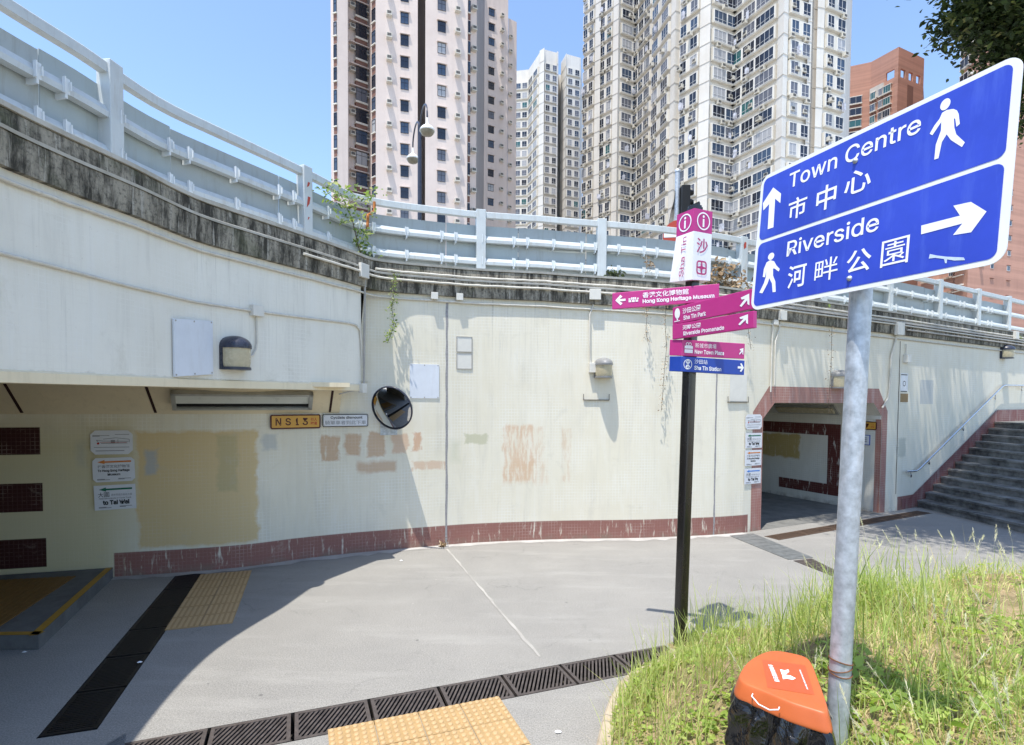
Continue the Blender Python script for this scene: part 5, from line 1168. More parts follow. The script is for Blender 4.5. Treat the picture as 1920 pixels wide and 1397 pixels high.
M['tw_pink'] = facade("pinkish_facade", (.70, .595, .535), (.62, .52, .465), .35); M['tw_spandrel'] = facade("brown_spandrel", (.24, .13, .10), (.20, .11, .09)); M['tw_shade'] = facade("shade_grey_facade", (.33, .32, .33), (.29, .28, .29))
M['tw_brick'] = facade("red_brick_facade", (.46, .255, .19), (.41, .225, .17), .25, .35); M['tw_tan'] = facade("tan_facade", (.56, .42, .33), (.52, .38, .29)); M['tw_pipe'] = mat("facade_pipe", (.42, .34, .28), .6, var=.05)
M['tw_beige'] = facade("beige_recess", (.62, .58, .52), (.55, .51, .46))
M['fr_white'] = mat("white_window_frame", (.72, .72, .72), .4, var=.03); M['fr_dark'] = mat("dark_window_frame", (.03, .035, .05), .4); 
GL = [glass("dark_window_glass", (.018, .022, .035)), glass("curtained_glass", (.13, .135, .16), .25), glass("blue_window_glass", (.05, .075, .12)), glass("pale_curtain_glass", (.38, .38, .39), .35), glass("teal_window_glass", (.035, .12, .12))]
M['ac'] = mat("air_conditioner_case", (.58, .55, .48), .5, var=.15, scale=2); M['ac_dark'] = mat("air_conditioner_grille", (.10, .095, .09), .7, var=.2)
def proj(P):
    v = P - CAMO; z = v.dot(_f); return CX + F_PX * v.dot(CR) / z, CY - F_PX * v.dot(CU) / z
def window_mb(w, h, frame, panes=3, depth=.06, transom=.30):
    mb = MB(); fr = Frame((0, 0, 0), (1, 0, 0), (0, 0, 1)); fr.n = V((0, -1, 0)); e = .042
    mb.add([fr.p(-w / 2, 0, .015), fr.p(w / 2, 0, .015), fr.p(w / 2, h, .015), fr.p(-w / 2, h, .015)], [(0, 1, 2, 3)], 1)
    mb.box(fr, -w / 2, w / 2, 0, e, 0, depth); mb.box(fr, -w / 2, w / 2, h - e, h, 0, depth); mb.box(fr, -w / 2, -w / 2 + e, e, h - e, 0, depth); mb.box(fr, w / 2 - e, w / 2, e, h - e, 0, depth)
    for i in range(1, panes): x = -w / 2 + w * i / panes; mb.box(fr, x - e * .4, x + e * .4, e, h - e, 0.005, depth * .8)
    if transom: mb.box(fr, -w / 2 + e, w / 2 - e, h * transom - e * .4, h * transom + e * .4, 0.005, depth * .8)
    return mb
def ac_mb():
    mb = MB(); fr = Frame((0, 0, 0), (1, 0, 0), (0, 0, 1)); fr.n = V((0, -1, 0))
    mb.box(fr, -.36, .36, .0, .10, 0, .62, 0); mb.box(fr, -.33, .33, .12, .58, 0, .55, 0); mb.box(fr, -.26, .26, .18, .52, .55, .57, 1); return mb
class Tower:
    def __init__(s, name, label, plan, back, zb, zt, m, cat="tower block"):
        s.P = [V((*atY(px, 300, Z)[:2],)) for px, Z in plan]; B = [V((*atY(px, 300, Z)[:2],)) for px, Z in back]
        s.px = [p for p, _ in plan]; pts = s.P + B; c = sum(pts, V((0, 0))) / len(pts); s.t = thing(name, label, cat, (c.x, c.y, zb)); s.c = V((c.x, c.y, zb)); s.zb, s.zt = zb, zt
        mb = MB(); n = len(pts)
        mb.sheet(WF, [tuple(p) for p in pts], zt)
        for i in range(n):
            a, b = pts[i], pts[(i + 1) % n]; mb.add([(*a, zb), (*b, zb), (*b, zt), (*a, zt)], [(0, 1, 2, 3)])
        part("walls", mb, m, s.t); s.items = []; s.deco = {}
    def face(s, i):
        a, b = s.P[i], s.P[i + 1]; u = (b - a).normalized(); return Frame((*a, 0), (u.x, u.y, 0), (0, 0, 1), (u.y, -u.x, 0)), (b - a).length
    def at(s, i, px):
        fr, L = s.face(i); d = ray(px, 300); k = (fr.o - CAMO).dot(fr.n) / d.dot(fr.n); return ((CAMO + d * k) - fr.o).dot(fr.u)
    def add(s, kind, i, u0, u1, z, h, off, **kw):
        fr, L = s.face(i); o = fr.p((u0 + u1) / 2, z, off); y = proj(o)
        if -120 < y[1] < 520: s.items.append((kind, o, math.atan2(fr.u.y, fr.u.x), round(abs(u1 - u0), 2), h, kw, (o - CAMO).length, 0 <= y[1] <= 440))
    def box(s, key, i, u0, u1, z0, z1, d, d0=-.02):
        fr, L = s.face(i)
        if -200 < proj(fr.p(u0, z0))[1] < 560: s.deco.setdefault(key, MB()).box(fr, u0, u1, z0, z1, d0, d)
    def finish(s, frame_m, panes=3, wts=(5, 3, 3, 2, 1), limit=100):
        names = {'tw_bay': 'bay_window_boxes', 'tw_spandrel': 'spandrels', 'tw_pipe': 'downpipes', 'tw_beige': 'recessed_panels', 'tw_white': 'wall_piers', 'tw_tan': 'wall_strips', 'tw_pink': 'wall_ribs', 'fr_dark': 'window_hoods'}
        for key, mb in s.deco.items():
            o = part({'bay_window_boxes': 'bay', 'spandrels': 'spandrel', 'downpipes': 'downpipe', 'recessed_panels': 'recess', 'wall_piers': 'pier', 'wall_strips': 'strip', 'wall_ribs': 'hood', 'window_hoods': 'hood'}.get(names.get(key, ''), key), mb, M[key], s.t)
            if key in ('tw_bay', 'tw_spandrel', 'tw_pink', 'fr_dark', 'tw_beige', 'tw_tan', 'tw_pipe'): o["kind"] = "stuff"
        cache = {}
        for kind in ('window', 'air_conditioner'):
            it = sorted([q for q in s.items if q[0] == kind], key=lambda q: (not q[7], q[6])); rest = {}
            for k, (kd, o, rz, w, h, kw, dist, vis) in enumerate(it):
                if kind == 'window':
                    gi = kw.get('g', random.choices(range(5), wts)[0]); pn = kw.get('panes', panes); key = (w, h, gi, pn)
                    if key not in cache: cache[key] = window_mb(w, h, frame_m, pn, transom=kw.get('tr', .3))
                    mats = [frame_m, GL[gi]]
                else:
                    key = 'ac'; gi = 9
                    if key not in cache: cache[key] = ac_mb()
                    mats = [M['ac'], M['ac_dark']]
                mbk = cache[key]
                if k < limit:
                    if not hasattr(mbk, 'me'):
                        ob = obj(kind, mbk, mats, origin=(0, 0, 0)); mbk.me = ob.data
                    else: ob = bpy.data.objects.new(kind, mbk.me); COL.objects.link(ob)
                    ob.parent = s.t; ob.location = o - s.c; ob.rotation_euler = (0, 0, rz)
                else:
                    mb = rest.setdefault(0, MB()); c_, s_ = math.cos(rz), math.sin(rz)
                    b = len(mb.v); mb.v += [(o.x + x * c_ - y * s_, o.y + x * s_ + y * c_, o.z + z) for x, y, z in mbk.v]
                    mb.f += [tuple(b + q for q in f) for f in mbk.f]; mb.m += [(0 if m_ == 0 else 1 + gi) if kind == 'window' else m_ for m_ in mbk.m]; mb.sm += mbk.sm
            for mb in rest.values():
                ob = part(kind, mb, [frame_m] + GL if kind == 'window' else [M['ac'], M['ac_dark']], s.t); ob["kind"] = "stuff"
def zrow(px, py, Z): return atY(px, py, Z).z
FL = 2.8
# --- the big zigzag white tower
D = Tower("tower_block", "huge white zigzag tower block with bay windows in the middle of the skyline", [(1093, 118), (1113, 115.5), (1113.2, 114.4), (1123.6, 113.4), (1124, 114.5), (1146.5, 112), (1146.6, 111), (1156.5, 110), (1157, 110.8), (1189, 112.8), (1221, 106.5), (1221.5, 99.8), (1254, 93.3), (1254.2, 92.3), (1262, 91.2), (1271, 91.6), (1271.2, 91.0), (1308, 87.5), (1308.2, 86.7), (1327, 85.4), (1327.2, 86.2), (1372, 88.2), (1453, 80.8), (1453.2, 80.0), (1464, 78.8), (1472, 79.2), (1472.2, 79.9), (1509, 81.2), (1509.2, 80.6), (1516, 80.8), (1516.2, 82.6), (1526, 82.9), (1526.2, 81.9), (1539, 82.2), (1539.2, 83.0), (1574, 84.6)], [(1590, 105), (1560, 135), (1120, 150)], 4, 92, M['tw_white'])
z0 = zrow(1479, 90, 80)
faces = [(0, [(1095.5, 1102), (1106.5, 1112.5)]), (4, [(1127, 1134), (1139, 1146)]), (8, [(1161, 1178), (1181.5, 1187.5)]), (9, [(1191, 1197), (1199, 1207), (1209.5, 1219)]), (11, [(1225, 1235), (1242.5, 1253.5)]), (16, [(1277, 1287), (1295.5, 1307)]), (20, [(1330.5, 1352), (1355, 1371)]), (21, [(1373.7, 1390), (1394, 1414), (1417.5, 1450)]), (26, [(1474, 1486), (1494.6, 1507)]), (34, [(1540.5, 1551), (1559, 1572)])]
for i, cols in faces:
    us = [(D.at(i, a), D.at(i, b)) for a, b in cols]; lo, hi = us[0][0] - .25, us[-1][1] + .30; fr, L = D.face(i)
    if i in (20, 21): lo, hi = (max(0.0, lo), L + .25) if i == 20 else (-.1, hi)
    if i in (8, 9): lo, hi = (max(0.0, lo), L) if i == 8 else (0, hi)
    for k in range(-22, 14):
        zc_ = z0 + FL * k; D.box('tw_bay', i, lo, hi, zc_ - 1.08, zc_ + .93, .50)
        for a, b in us:
            teal = 4 if random.random() < .04 else None; kw = {} if teal is None else {'g': teal}
            D.add('window', i, a - .08, b + .08, zc_ - .88, 1.70, .50, panes=max(2, round((b - a) / .75)), **kw)
            if random.random() < .6: u = a + (b - a) * random.random(); D.add('air_conditioner', i, u - .3, u + .3, zc_ - (1.68 if random.random() < .6 else .4), .6, .12 if random.random() < .6 else .5)
for i, a, b in ((30, 1516.4, 1525.8),):
    for k in range(-22, 14): D.box('tw_beige', i, D.at(i, a), D.at(i, b), z0 + FL * k - 1.2, z0 + FL * k + 1.45, .06)
for i in (2, 6, 13, 14, 18, 23, 24, 28, 32):
    fr, L = D.face(i)
    for k in range(-22, 14): D.box('tw_beige', i, -.04, L + .04, z0 + FL * k - 1.5, z0 + FL * k - 1.42, .05)
    D.box('tw_pipe', i, L * .55, L * .55 + .10, 4, 92, .12)
M['cloth_a'] = mat("laundry", (.55, .56, .62), .8, var=.5, scale=1.5)
lm = MB()
for i, cols in faces:
    fr, L = D.face(i)
    for k in range(-12, 12):
        if random.random() < .22:
            a, b = random.choice(cols); u = D.at(i, a) + random.random() * (D.at(i, b) - D.at(i, a)); z_ = z0 + FL * k - .75; lm.tube([fr.p(u, z_ + .6, .5), fr.p(u, z_ + .75, 1.5)], .02, 4)
            for j in range(random.randint(1, 3)): lm.box(fr, u - .25, u + .25, z_ - .1 - random.random() * .4, z_ + .66, .75 + j * .25, .79 + j * .25)
o = part("laundry", lm, M['cloth_a'], D.t); o["kind"] = "stuff"
D.finish(M['fr_white'], 3, (6, 6, 3, 2, 0))
# --- white tower farther off
C_ = Tower("tower_block", "smaller far white tower block with a stepped roof, between pink and big white blocks", [(958, 168.5), (990, 167.5), (1010, 159.5), (1010.2, 158.6), (1019, 157.2), (1019.2, 158), (1042, 159.4), (1042.2, 158.8), (1045, 159), (1045.3, 170), (1050, 170), (1050.2, 164), (1060, 159.6), (1060.2, 160), (1085, 161.6), (1087, 161.8)], [(1092, 190), (960, 195)], 4, 98.4, M['tw_white'])
z0 = zrow(1024, 125.5, 158)
for i, cols in ((0, [(966, 976), (979, 988)]), (1, [(993, 1000), (1002, 1009)]), (5, [(1020.3, 1028), (1033, 1041)]), (13, [(1062, 1070), (1075, 1083)])):
    us = [(C_.at(i, a), C_.at(i, b)) for a, b in cols]; fr, L = C_.face(i)
    for k in range(-24, 1):
        zc_ = z0 + FL * k; C_.box('tw_bay', i, max(0, us[0][0] - .3), min(L, us[-1][1] + .3), zc_ - 1.08, zc_ + .93, .5)
        for a, b in us: C_.add('window', i, a, b, zc_ - .8, 1.55, .5, panes=2)
for i in (3, 7, 11):
    fr, L = C_.face(i)
    for k in range(-24, 2): C_.box('tw_beige', i, -.04, L + .04, z0 + FL * k - 1.5, z0 + FL * k - 1.40, .06)
C_.finish(M['fr_white'], 2, (4, 6, 2, 3, 1))
# --- pinkish tower on the left
A = Tower("tower_block", "tall pinkish grey tower block with a black vertical slot, left of the others", [(621, 76), (626, 75.6), (626.2, 72.2), (633, 72.0), (652.8, 72.6), (653.2, 76.4), (692, 78.2), (697, 74.2), (705, 73.5), (723, 73.9), (783, 75.0), (783.3, 84), (797, 84.5), (797.2, 75.4), (875.8, 77.4), (876.2, 80.2), (892, 80.8)], [(893, 92), (622, 95)], 4, 100, M['tw_pink'])
z0 = zrow(758.5, 34.4, 74.5)
for k in range(-18, 8):
    zc_ = z0 + FL * k
    for i, a, b in ((9, 751, 766), (13, 820, 835)):
        u0, u1 = A.at(i, a), A.at(i, b); A.add('window', i, u0, u1, zc_ - .68, 1.40, .01, panes=2, tr=.62); A.box('tw_pink', i, u0 - .10, u1 + .18, zc_ + .74, zc_ + .84, .26)
    for i, a, b, dz in ((9, 725.5, 734, .55), (13, 851.5, 861.5, .25), (15, 883, 890, .2)):
        u = (A.at(i, a) + A.at(i, b)) / 2; A.add('air_conditioner', i, u - .3, u + .3, zc_ + dz - .75, .6, 0)
    i = 5; u0, u1 = A.at(i, 665), A.at(i, 686); A.box('tw_bay', i, u0 - .08, u1 + .08, zc_ - 1.25, zc_ - 1.0, .62); A.box('tw_spandrel', i, u0, u1, zc_ - 1.75, zc_ - 1.25, .52)
    A.add('window', i, u0, u1, zc_ - 1.0, 1.75, .5, panes=2, tr=.7); A.box('tw_pink', i, A.at(i, 654.5), u1 + .45, zc_ + .85, zc_ + .98, .6)
    for a in (659.5, 689.5): u = A.at(i, a); A.add('air_conditioner', i, u - .3, u + .3, zc_ - .1, .6, .0)
    for i, a, b in ((2, 626.6, 632.6), (7, 698, 704.6), (15, 876.6, 881)):
        u0, u1 = A.at(i, a), A.at(i, b); A.add('window', i, u0, u1, zc_ - .95, 1.65, .02, panes=1, tr=.7); A.box('tw_spandrel', i, u0, u1, zc_ - 1.95, zc_ - 1.15, .03); A.box('tw_bay', i, u0 - .05, u1 + .05, zc_ - 1.12, zc_ - .97, .18)
for i, px in ((3, 652.2), (9, 723.6), (13, 868), (13, 798.5)): u = A.at(i, px); A.box('tw_pipe', i, u, u + .11, 4, 100, .12)
for px in (786, 790, 794): u = A.at(11, px); A.box('tw_pipe', 11, u, u + .12, 4, 100, .2)
A.finish(M['fr_dark'], 2, (6, 1, 4, 1, 0))
B = Tower("tower_block", "pinkish slab block receding behind the left tower, one window column wide", [(892.5, 97), (907, 110.8), (951, 113.4)], [(951.5, 135), (900, 135)], 4, 81.0, M['tw_pink'])
z0 = zrow(920, 24, 111.6)
for k in range(-22, 1):
    zc_ = z0 + FL * k; i = 1; u0, u1 = B.at(i, 915, ), B.at(i, 925.5); B.add('window', i, u0, u1, zc_ - .65, 1.35, .01, panes=2, tr=.62); B.box('tw_pink', i, u0 - .1, u1 + .18, zc_ + .72, zc_ + .82, .26)
    u = B.at(i, 939); B.add('air_conditioner', i, u - .3, u + .3, zc_ - .2, .6, 0)
mbg = MB(); fr, L = B.face(0); mbg.box(fr, 0, L - .05, 4, 80.9, .0, .03); part("shade_sheet", mbg, M['tw_shade'], B.t)  # added grey sheet: the left tower's cast shade put into the wall colour
B.finish(M['fr_dark'], 2, (6, 1, 4, 1, 0))
B2 = Tower("tower_block", "narrow pinkish wing with a single column of air conditioners, beside the far white block", [(951.6, 114.4), (967, 115.6)], [(967.5, 132), (953, 132)], 4, 78.0, M['tw_pink'])
for k in range(-22, 0):
    u = B2.at(0, 954.5); B2.add('air_conditioner', 0, u - .3, u + .3, z0 + FL * k - .3, .6, 0)
B2.finish(M['fr_dark'], 2)
# --- red brick towers on the right
E = Tower("brick_tower", "red brick tower with square openings in its parapet, behind the blue sign", [(1566, 143), (1628, 140), (1679, 134), (1727, 138.5)], [(1735, 165), (1575, 170)], 4, 78.2, M['tw_brick'])
ZE = 85.0
for i, holes in ((0, []), (1, [((1656.5, 131), (1672, 151))]), (2, [((1684, 131), (1693, 145)), ((1699, 136), (1707, 151)), ((1713, 141), (1721, 157))])):
    fr, L = E.face(i); hs = []
    for (xa, ya), (xb, yb) in holes:
        ua, ub = E.at(i, xa), E.at(i, xb); Z = (fr.p((ua + ub) / 2, 0)).y; hs.append([(ua, zrow(xa, (ya + yb) / 2 + 8, Z)), (ub, zrow(xb, (ya + yb) / 2 + 8, Z)), (ub, zrow(xb, (ya + yb) / 2 - 8, Z)), (ua, zrow(xa, (ya + yb) / 2 - 8, Z))])
    mb = MB(); mb.sheet(fr, [(0, 78.2), (L, 78.2), (L, ZE), (0, ZE)], 0, 0, hs); mb.sheet(fr, [(0, 78.2), (L, 78.2), (L, ZE), (0, ZE)], -.5, 0, hs); mb.box(fr, 0, L, ZE, ZE + .02, -.5, 0)
    for h in hs:
        for j in range(4): a, b = h[j], h[(j + 1) % 4]; mb.add([fr.p(*a, 0), fr.p(*b, 0), fr.p(*b, -.5), fr.p(*a, -.5)], [(0, 1, 2, 3)])
    part("parapet", mb, M['tw_brick'], E.t)
z0 = zrow(1655, 172, 137)
for k in range(-14, 1):
    zc_ = z0 + 2.85 * k
    for i, a, b in ((0, 1580, 1612), (1, 1631, 1640), (1, 1646, 1653), (1, 1655, 1668)):
        u0, u1 = E.at(i, a), E.at(i, b); E.box('tw_bay', i, u0 - .15, u1 + .15, zc_ - 1.0, zc_ - .78, .55); E.box('tw_bay', i, u0 - .15, u1 + .15, zc_ + .85, zc_ + .98, .55); E.add('window', i, u0, u1, zc_ - .78, 1.62, .5, panes=3, tr=0); E.box('tw_spandrel', i, u0 + .1, u1 - .1, zc_ - 1.7, zc_ - 1.0, .2); E.box('tw_tan', i, u0, u1, zc_ - .78, zc_ + .84, .49)
u0, u1 = E.at(1, 1646), E.at(1, 1656); E.box('tw_beige', 1, E.at(1, 1615 + 14), E.at(1, 1654), zrow(1640, 182, 138) , zrow(1640, 160, 138), .4)
E.box('tw_spandrel', 2, E.at(2, 1697), E.at(2, 1708), 40, zrow(1702, 160, 136), .03)
E.finish(M['fr_white'], 3, (5, 2, 4, 1, 2))
Fm = Tower("brick_tower", "tall red brick tower with small windows at the right edge, behind the tree", [(1797, 107), (1822, 103.5), (1960, 112)], [(1980, 135), (1810, 140)], 4, 110, M['tw_brick'])
z0 = zrow(1898, 450, 109)
for k in range(-4, 22):
    zc_ = z0 + 2.85 * k
    for a, b in ((1895, 1901), (1864, 1870), (1938, 1950)): u0, u1 = Fm.at(1, a), Fm.at(1, b); Fm.add('window', 1, u0, u1, zc_ - .45, .95, .01, panes=1, tr=0); Fm.box('tw_spandrel', 1, u0 - .05, u1 + .05, zc_ + .52, zc_ + .62, .2)
    u0, u1 = Fm.at(0, 1799), Fm.at(0, 1814.5); Fm.box('tw_bay', 0, u0 - .1, u1 + .1, zc_ - 1.05, zc_ - .8, .5); Fm.box('tw_bay', 0, u0 - .1, u1 + .1, zc_ + .8, zc_ + .92, .5); Fm.add('window', 0, u0, u1, zc_ - .8, 1.6, .45, panes=2, tr=0)
    u = Fm.at(0, 1818); Fm.add('air_conditioner', 0, u - .3, u + .3, zc_ - .2, .6, 0)
    if k < 1: u = Fm.at(1, 1845); Fm.add('air_conditioner', 1, u - .3, u + .3, zc_ - .5, .6, 0)
Fm.finish(M['fr_white'], 2, (5, 2, 4, 1, 1))
Fw = Tower("brick_tower", "lower brick and tan block seen under the right end of the blue sign", [(1728, 116), (1756, 113), (1768, 112), (1796, 109)], [(1798, 130), (1735, 135)], 4, 34, M['tw_brick'])
z0 = zrow(1800, 540, 110)
for k in range(-2, 5):
    zc_ = z0 + 2.85 * k
    for i, a, b in ((1, 1757, 1767), (2, 1781, 1786), (2, 1789, 1795.5), (0, 1741, 1753)): u0, u1 = Fw.at(i, a), Fw.at(i, b); Fw.box('tw_tan', i, u0 - .6, u1 + .4, zc_ - 1.1, zc_ - .75, .4); Fw.add('window', i, u0, u1, zc_ - .75, 1.5, .3, panes=2, tr=0)
Fw.finish(M['fr_white'], 2, (5, 2, 4, 1, 2))
# ------------------------------------------------------------------ grass bank, kerb, plants
def leafmat(name, cols, rough=.55, trans=.45):
    t = NT(name); uv = t.new("ShaderNodeTexCoord").outputs["UV"]; sep = t.new("ShaderNodeSeparateXYZ"); t.link(uv, sep.inputs[0])
    r = t.new("ShaderNodeValToRGB"); t.link(sep.outputs[0], r.inputs[0]); el = r.color_ramp.elements
    while len(el) < len(cols): el.new(.5)
    for i, c in enumerate(cols): el[i].position = c[0]; el[i].color = (*c[1], 1)
    t.set(r.outputs[0], rough, 0, .3)
    tr = t.new("ShaderNodeBsdfTranslucent"); mx = t.new("ShaderNodeMixShader"); mx.inputs[0].default_value = trans
    br_ = t.new("ShaderNodeVectorMath", operation='MULTIPLY'); t.link(r.outputs[0], br_.inputs[0]); br_.inputs[1].default_value = (1.45, 1.5, .8); t.link(br_.outputs[0], tr.inputs[0])
    t.link(t.b.outputs[0], mx.inputs[1]); t.link(tr.outputs[0], mx.inputs[2]); t.link(mx.outputs[0], t.n["Material Output"].inputs[0]); return t.m
M['grass'] = leafmat("grass_blades", [(0, (.17, .24, .06)), (.3, (.34, .43, .13)), (.62, (.50, .57, .22)), (.80, (.58, .57, .28)), (.88, (.60, .50, .29)), (1, (.70, .58, .38))])
M['weed'] = leafmat("weed_leaves", [(0, (.16, .25, .05)), (.5, (.32, .43, .10)), (1, (.48, .55, .18))])
M['plume'] = leafmat("seed_plumes", [(0, (.62, .58, .48)), (1, (.80, .78, .70))], .8, .4)
M['leaf'] = leafmat("tree_leaves", [(0, (.018, .035, .012)), (.6, (.035, .06, .018)), (.88, (.09, .13, .04)), (1, (.34, .34, .15))], .5, .18)
M['vine'] = leafmat("vine_leaves", [(0, (.10, .17, .04)), (.6, (.22, .30, .08)), (1, (.45, .46, .26))])
M['dry'] = leafmat("dry_leaves", [(0, (.12, .075, .04)), (.5, (.28, .19, .11)), (1, (.48, .37, .25))], .8, .1)
M['darkleaf'] = leafmat("dark_leaves", [(0, (.015, .025, .010)), (.7, (.04, .06, .02)), (1, (.16, .20, .08))])
M['bark'] = mat("bark", (.12, .095, .07), .9, var=.3, scale=12, bump=.6)
K = catmull([(.30, -3), (.36, 1.2), (.44, 2.7), (.68, 3.75), (.93, 4.40), (1.16, 4.66), (1.42, 4.84), (1.52, 5.02), (1.53, 5.28), (1.74, 5.47), (2.3, 5.58), (3.2, 5.78), (4.7, 6.35), (6.4, 7.25), (8.2, 8.3), (10.2, 9.1), (15, 10.3)], .15)
KA = np.array(K); POLY = np.array(K + [(15, -3)])
def inside(P):
    x, y = P[:, 0], P[:, 1]; r = np.zeros(len(P), bool); n = len(POLY); j = n - 1
    for i in range(n):
        xi, yi = POLY[i]; xj, yj = POLY[j]
        c = ((yi > y) != (yj > y)) & (x < (xj - xi) * (y - yi) / (yj - yi + 1e-12) + xi); r ^= c; j = i
    return r
def kdist(P):
    best = np.full(len(P), 1e9)
    for i in range(len(KA) - 1):
        a, b = KA[i], KA[i + 1]; ab = b - a; t_ = np.clip(((P - a) @ ab) / (ab @ ab), 0, 1); best = np.minimum(best, np.hypot(*(P - a - t_[:, None] * ab).T))
    return best
def bumpy(P): return .035 * np.sin(P[:, 0] * 5.1 + 1.3 * np.sin(P[:, 1] * 3.3)) + .03 * np.sin(P[:, 1] * 6.7 + P[:, 0] * 2.1) + .012 * np.sin(P[:, 0] * 17 + P[:, 1] * 13)
def bank_z(P):
    d = kdist(P); return np.where(P[:, 1] > 5.0, .015, .09) + np.where(d < 1.35, .26 * d + .26 * d * d, .825 + .05 * (d - 1.35)) + bumpy(P) * np.clip(d * 3, 0, 1)
gx, gy = np.arange(.3, 15.01, .12), np.arange(-3, 10.4, .12); GX, GY = np.meshgrid(gx, gy); PP = np.stack([GX.ravel(), GY.ravel()], 1); Z = bank_z(PP); ins = (inside(PP)) & (kdist(PP) > .02)
Z = np.where(ins, Z, .06); nx_ = len(gx); mb = MB(); mb.v = [(a, b, c) for (a, b), c in zip(PP, Z)]
okc = inside(PP) | (kdist(PP) < .10)
for j in range(len(gy) - 1):
    for i in range(nx_ - 1):
        q = (j * nx_ + i, j * nx_ + i + 1, (j + 1) * nx_ + i + 1, (j + 1) * nx_ + i)
        if all(okc[k] for k in q): mb.f.append(q); mb.m.append(0); mb.sm.append(True)
struct("grass_bank", mb, M['soil'])
mb = MB(); mb.sweep([k_ for k_ in K if k_[1] < 5.06], [(.0, 0.0), (.0, .145), (-.02, .16), (-.13, .16), (-.13, 0)][::-1] if False else [(-.07, 0), (-.07, .10), (-.055, .115), (.03, .115), (.04, 0)]); struct("kerb", mb, M['kerb'])

def np_obj(name, Vv, Ff, UVr, m, kind=None, parent=None):     # quads/tris given as arrays of vertex index rows, UVr per face
    me = bpy.data.meshes.new(name); n, k = Ff.shape
    base = np.array(parent.location) if parent is not None else np.zeros(3)
    me.vertices.add(len(Vv)); me.vertices.foreach_set("co", (Vv - base).astype(np.float32).ravel()); me.loops.add(n * k); me.loops.foreach_set("vertex_index", Ff.astype(np.int32).ravel())
    me.polygons.add(n); me.polygons.foreach_set("loop_start", np.arange(0, n * k, k, dtype=np.int32)); me.polygons.foreach_set("loop_total", np.full(n, k, np.int32)) if False else None
    ul = me.uv_layers.new(name="UVMap"); uv = np.zeros((n * k, 2), np.float32); uv[:, 0] = np.repeat(UVr, k); uv[:, 1] = .5; ul.data.foreach_set("uv", uv.ravel())
    me.materials.append(m); me.update(calc_edges=True); me.validate()
    me.polygons.foreach_set("use_smooth", np.ones(len(me.polygons), bool))
    o = bpy.data.objects.new(name, me); COL.objects.link(o)
    if kind: o["kind"] = kind
    if parent is not None: o.parent = parent
    return o
def blades(P, L, W, az, bend, col, nseg=3, z=None):
    n = len(P); z = bank_z(P) if z is None else z; t_ = np.linspace(0, 1, nseg + 1); dx, dy = np.cos(az), np.sin(az)
    ang = bend[:, None] * t_[None, :]; step = L[:, None] / nseg
    hx = np.cumsum(np.sin(ang), 1) * step; hz = np.cumsum(np.cos(ang), 1) * step; hx -= hx[:, :1]; hz -= hz[:, :1]
    C = np.stack([P[:, 0:1] + dx[:, None] * hx, P[:, 1:2] + dy[:, None] * hx, z[:, None] - .01 + hz], 2)
    tw = az + np.pi / 2 + rng.uniform(-.8, .8, n); wv = np.stack([np.cos(tw), np.sin(tw), np.zeros(n)], 1); ww = W[:, None] * np.array([.7, 1, .75, .08] if nseg == 3 else np.linspace(1, .1, nseg + 1))[None, :]
    A = C - wv[:, None, :] * ww[:, :, None] / 2; B = C + wv[:, None, :] * ww[:, :, None] / 2; Vv = np.stack([A, B], 2).reshape(-1, 3); k = 2 * (nseg + 1)
    F0 = np.array([[2 * i, 2 * i + 1, 2 * i + 3, 2 * i + 2] for i in range(nseg)]); Ff = (np.arange(n)[:, None, None] * k + F0[None]).reshape(-1, 4)
    return Vv, Ff, np.repeat(col, nseg)
def scatter(n, pw, ymin=1.15, rmax=13):
    out = []
    while sum(len(o) for o in out) < n:
        r = ymin + (rmax - ymin) * rng.random(60000) ** pw; th = rng.uniform(.05, .80, 60000); P = np.stack([r * np.sin(th), r * np.cos(th)], 1); P = P[inside(P)]; out.append(P[(kdist(P) > .0)])
    P = np.concatenate(out); return P[rng.permutation(len(P))[:n]]
def patch(P, s, o): return np.sin(P[:, 0] * s + o + 1.7 * np.sin(P[:, 1] * s * .8 + o)) * .5 + np.sin(P[:, 1] * s * 1.3 - o + 1.1 * np.sin(P[:, 0] * s * 1.1)) * .5
PG = scatter(60000, 1.5); th = patch(PG, 2.6, .4); keep = rng.random(len(PG)) < np.clip(.42 + .85 * th, .05, 1); PG = PG[keep]; th = th[keep]; n = len(PG)
dk = kdist(PG)
L = rng.uniform(.06, .17, n) * (1 + .5 * np.clip(th, 0, 1)); dead = rng.random(n) < np.clip(.40 - .30 * th + .10 * (PG[:, 0] - 2.0), .12, .7)
PE = np.stack([rng.uniform(1.45, 3.6, 700), rng.uniform(5.0, 6.2, 700)], 1); PE = PE[inside(PE)]; PE = PE[kdist(PE) < .55]
V1, F1, U1 = blades(PG, L, rng.uniform(.0035, .0065, n), rng.uniform(0, 6.28, n), np.where(dead, rng.uniform(1.0, 2.0, n), rng.uniform(.15, 1.1, n)), np.where(dead, rng.uniform(.82, 1, n), np.clip(rng.normal(.48, .20, n), 0, .8)))
PT = np.concatenate([scatter(5200, 1.25, 1.6), PE]); th = patch(PT, 1.9, 2.2); PT = PT[rng.random(len(PT)) < np.where(kdist(PT) < .5, .8, np.clip(.45 + .7 * th, .08, 1))]; n2 = len(PT)
dk2 = kdist(PT); Lt = rng.uniform(.18, .50, n2) * np.where(rng.random(n2) < .25, 1.25, 1)
V2, F2, U2 = blades(PT, Lt, rng.uniform(.004, .008, n2), rng.uniform(0, 6.28, n2), rng.uniform(.05, 1.1, n2), np.clip(rng.normal(.42, .22, n2), 0, .95))
o = np_obj("grass", np.concatenate([V1, V2]), np.concatenate([F1, F2 + len(V1)]), np.concatenate([U1, U2]), M['grass'], 'stuff')
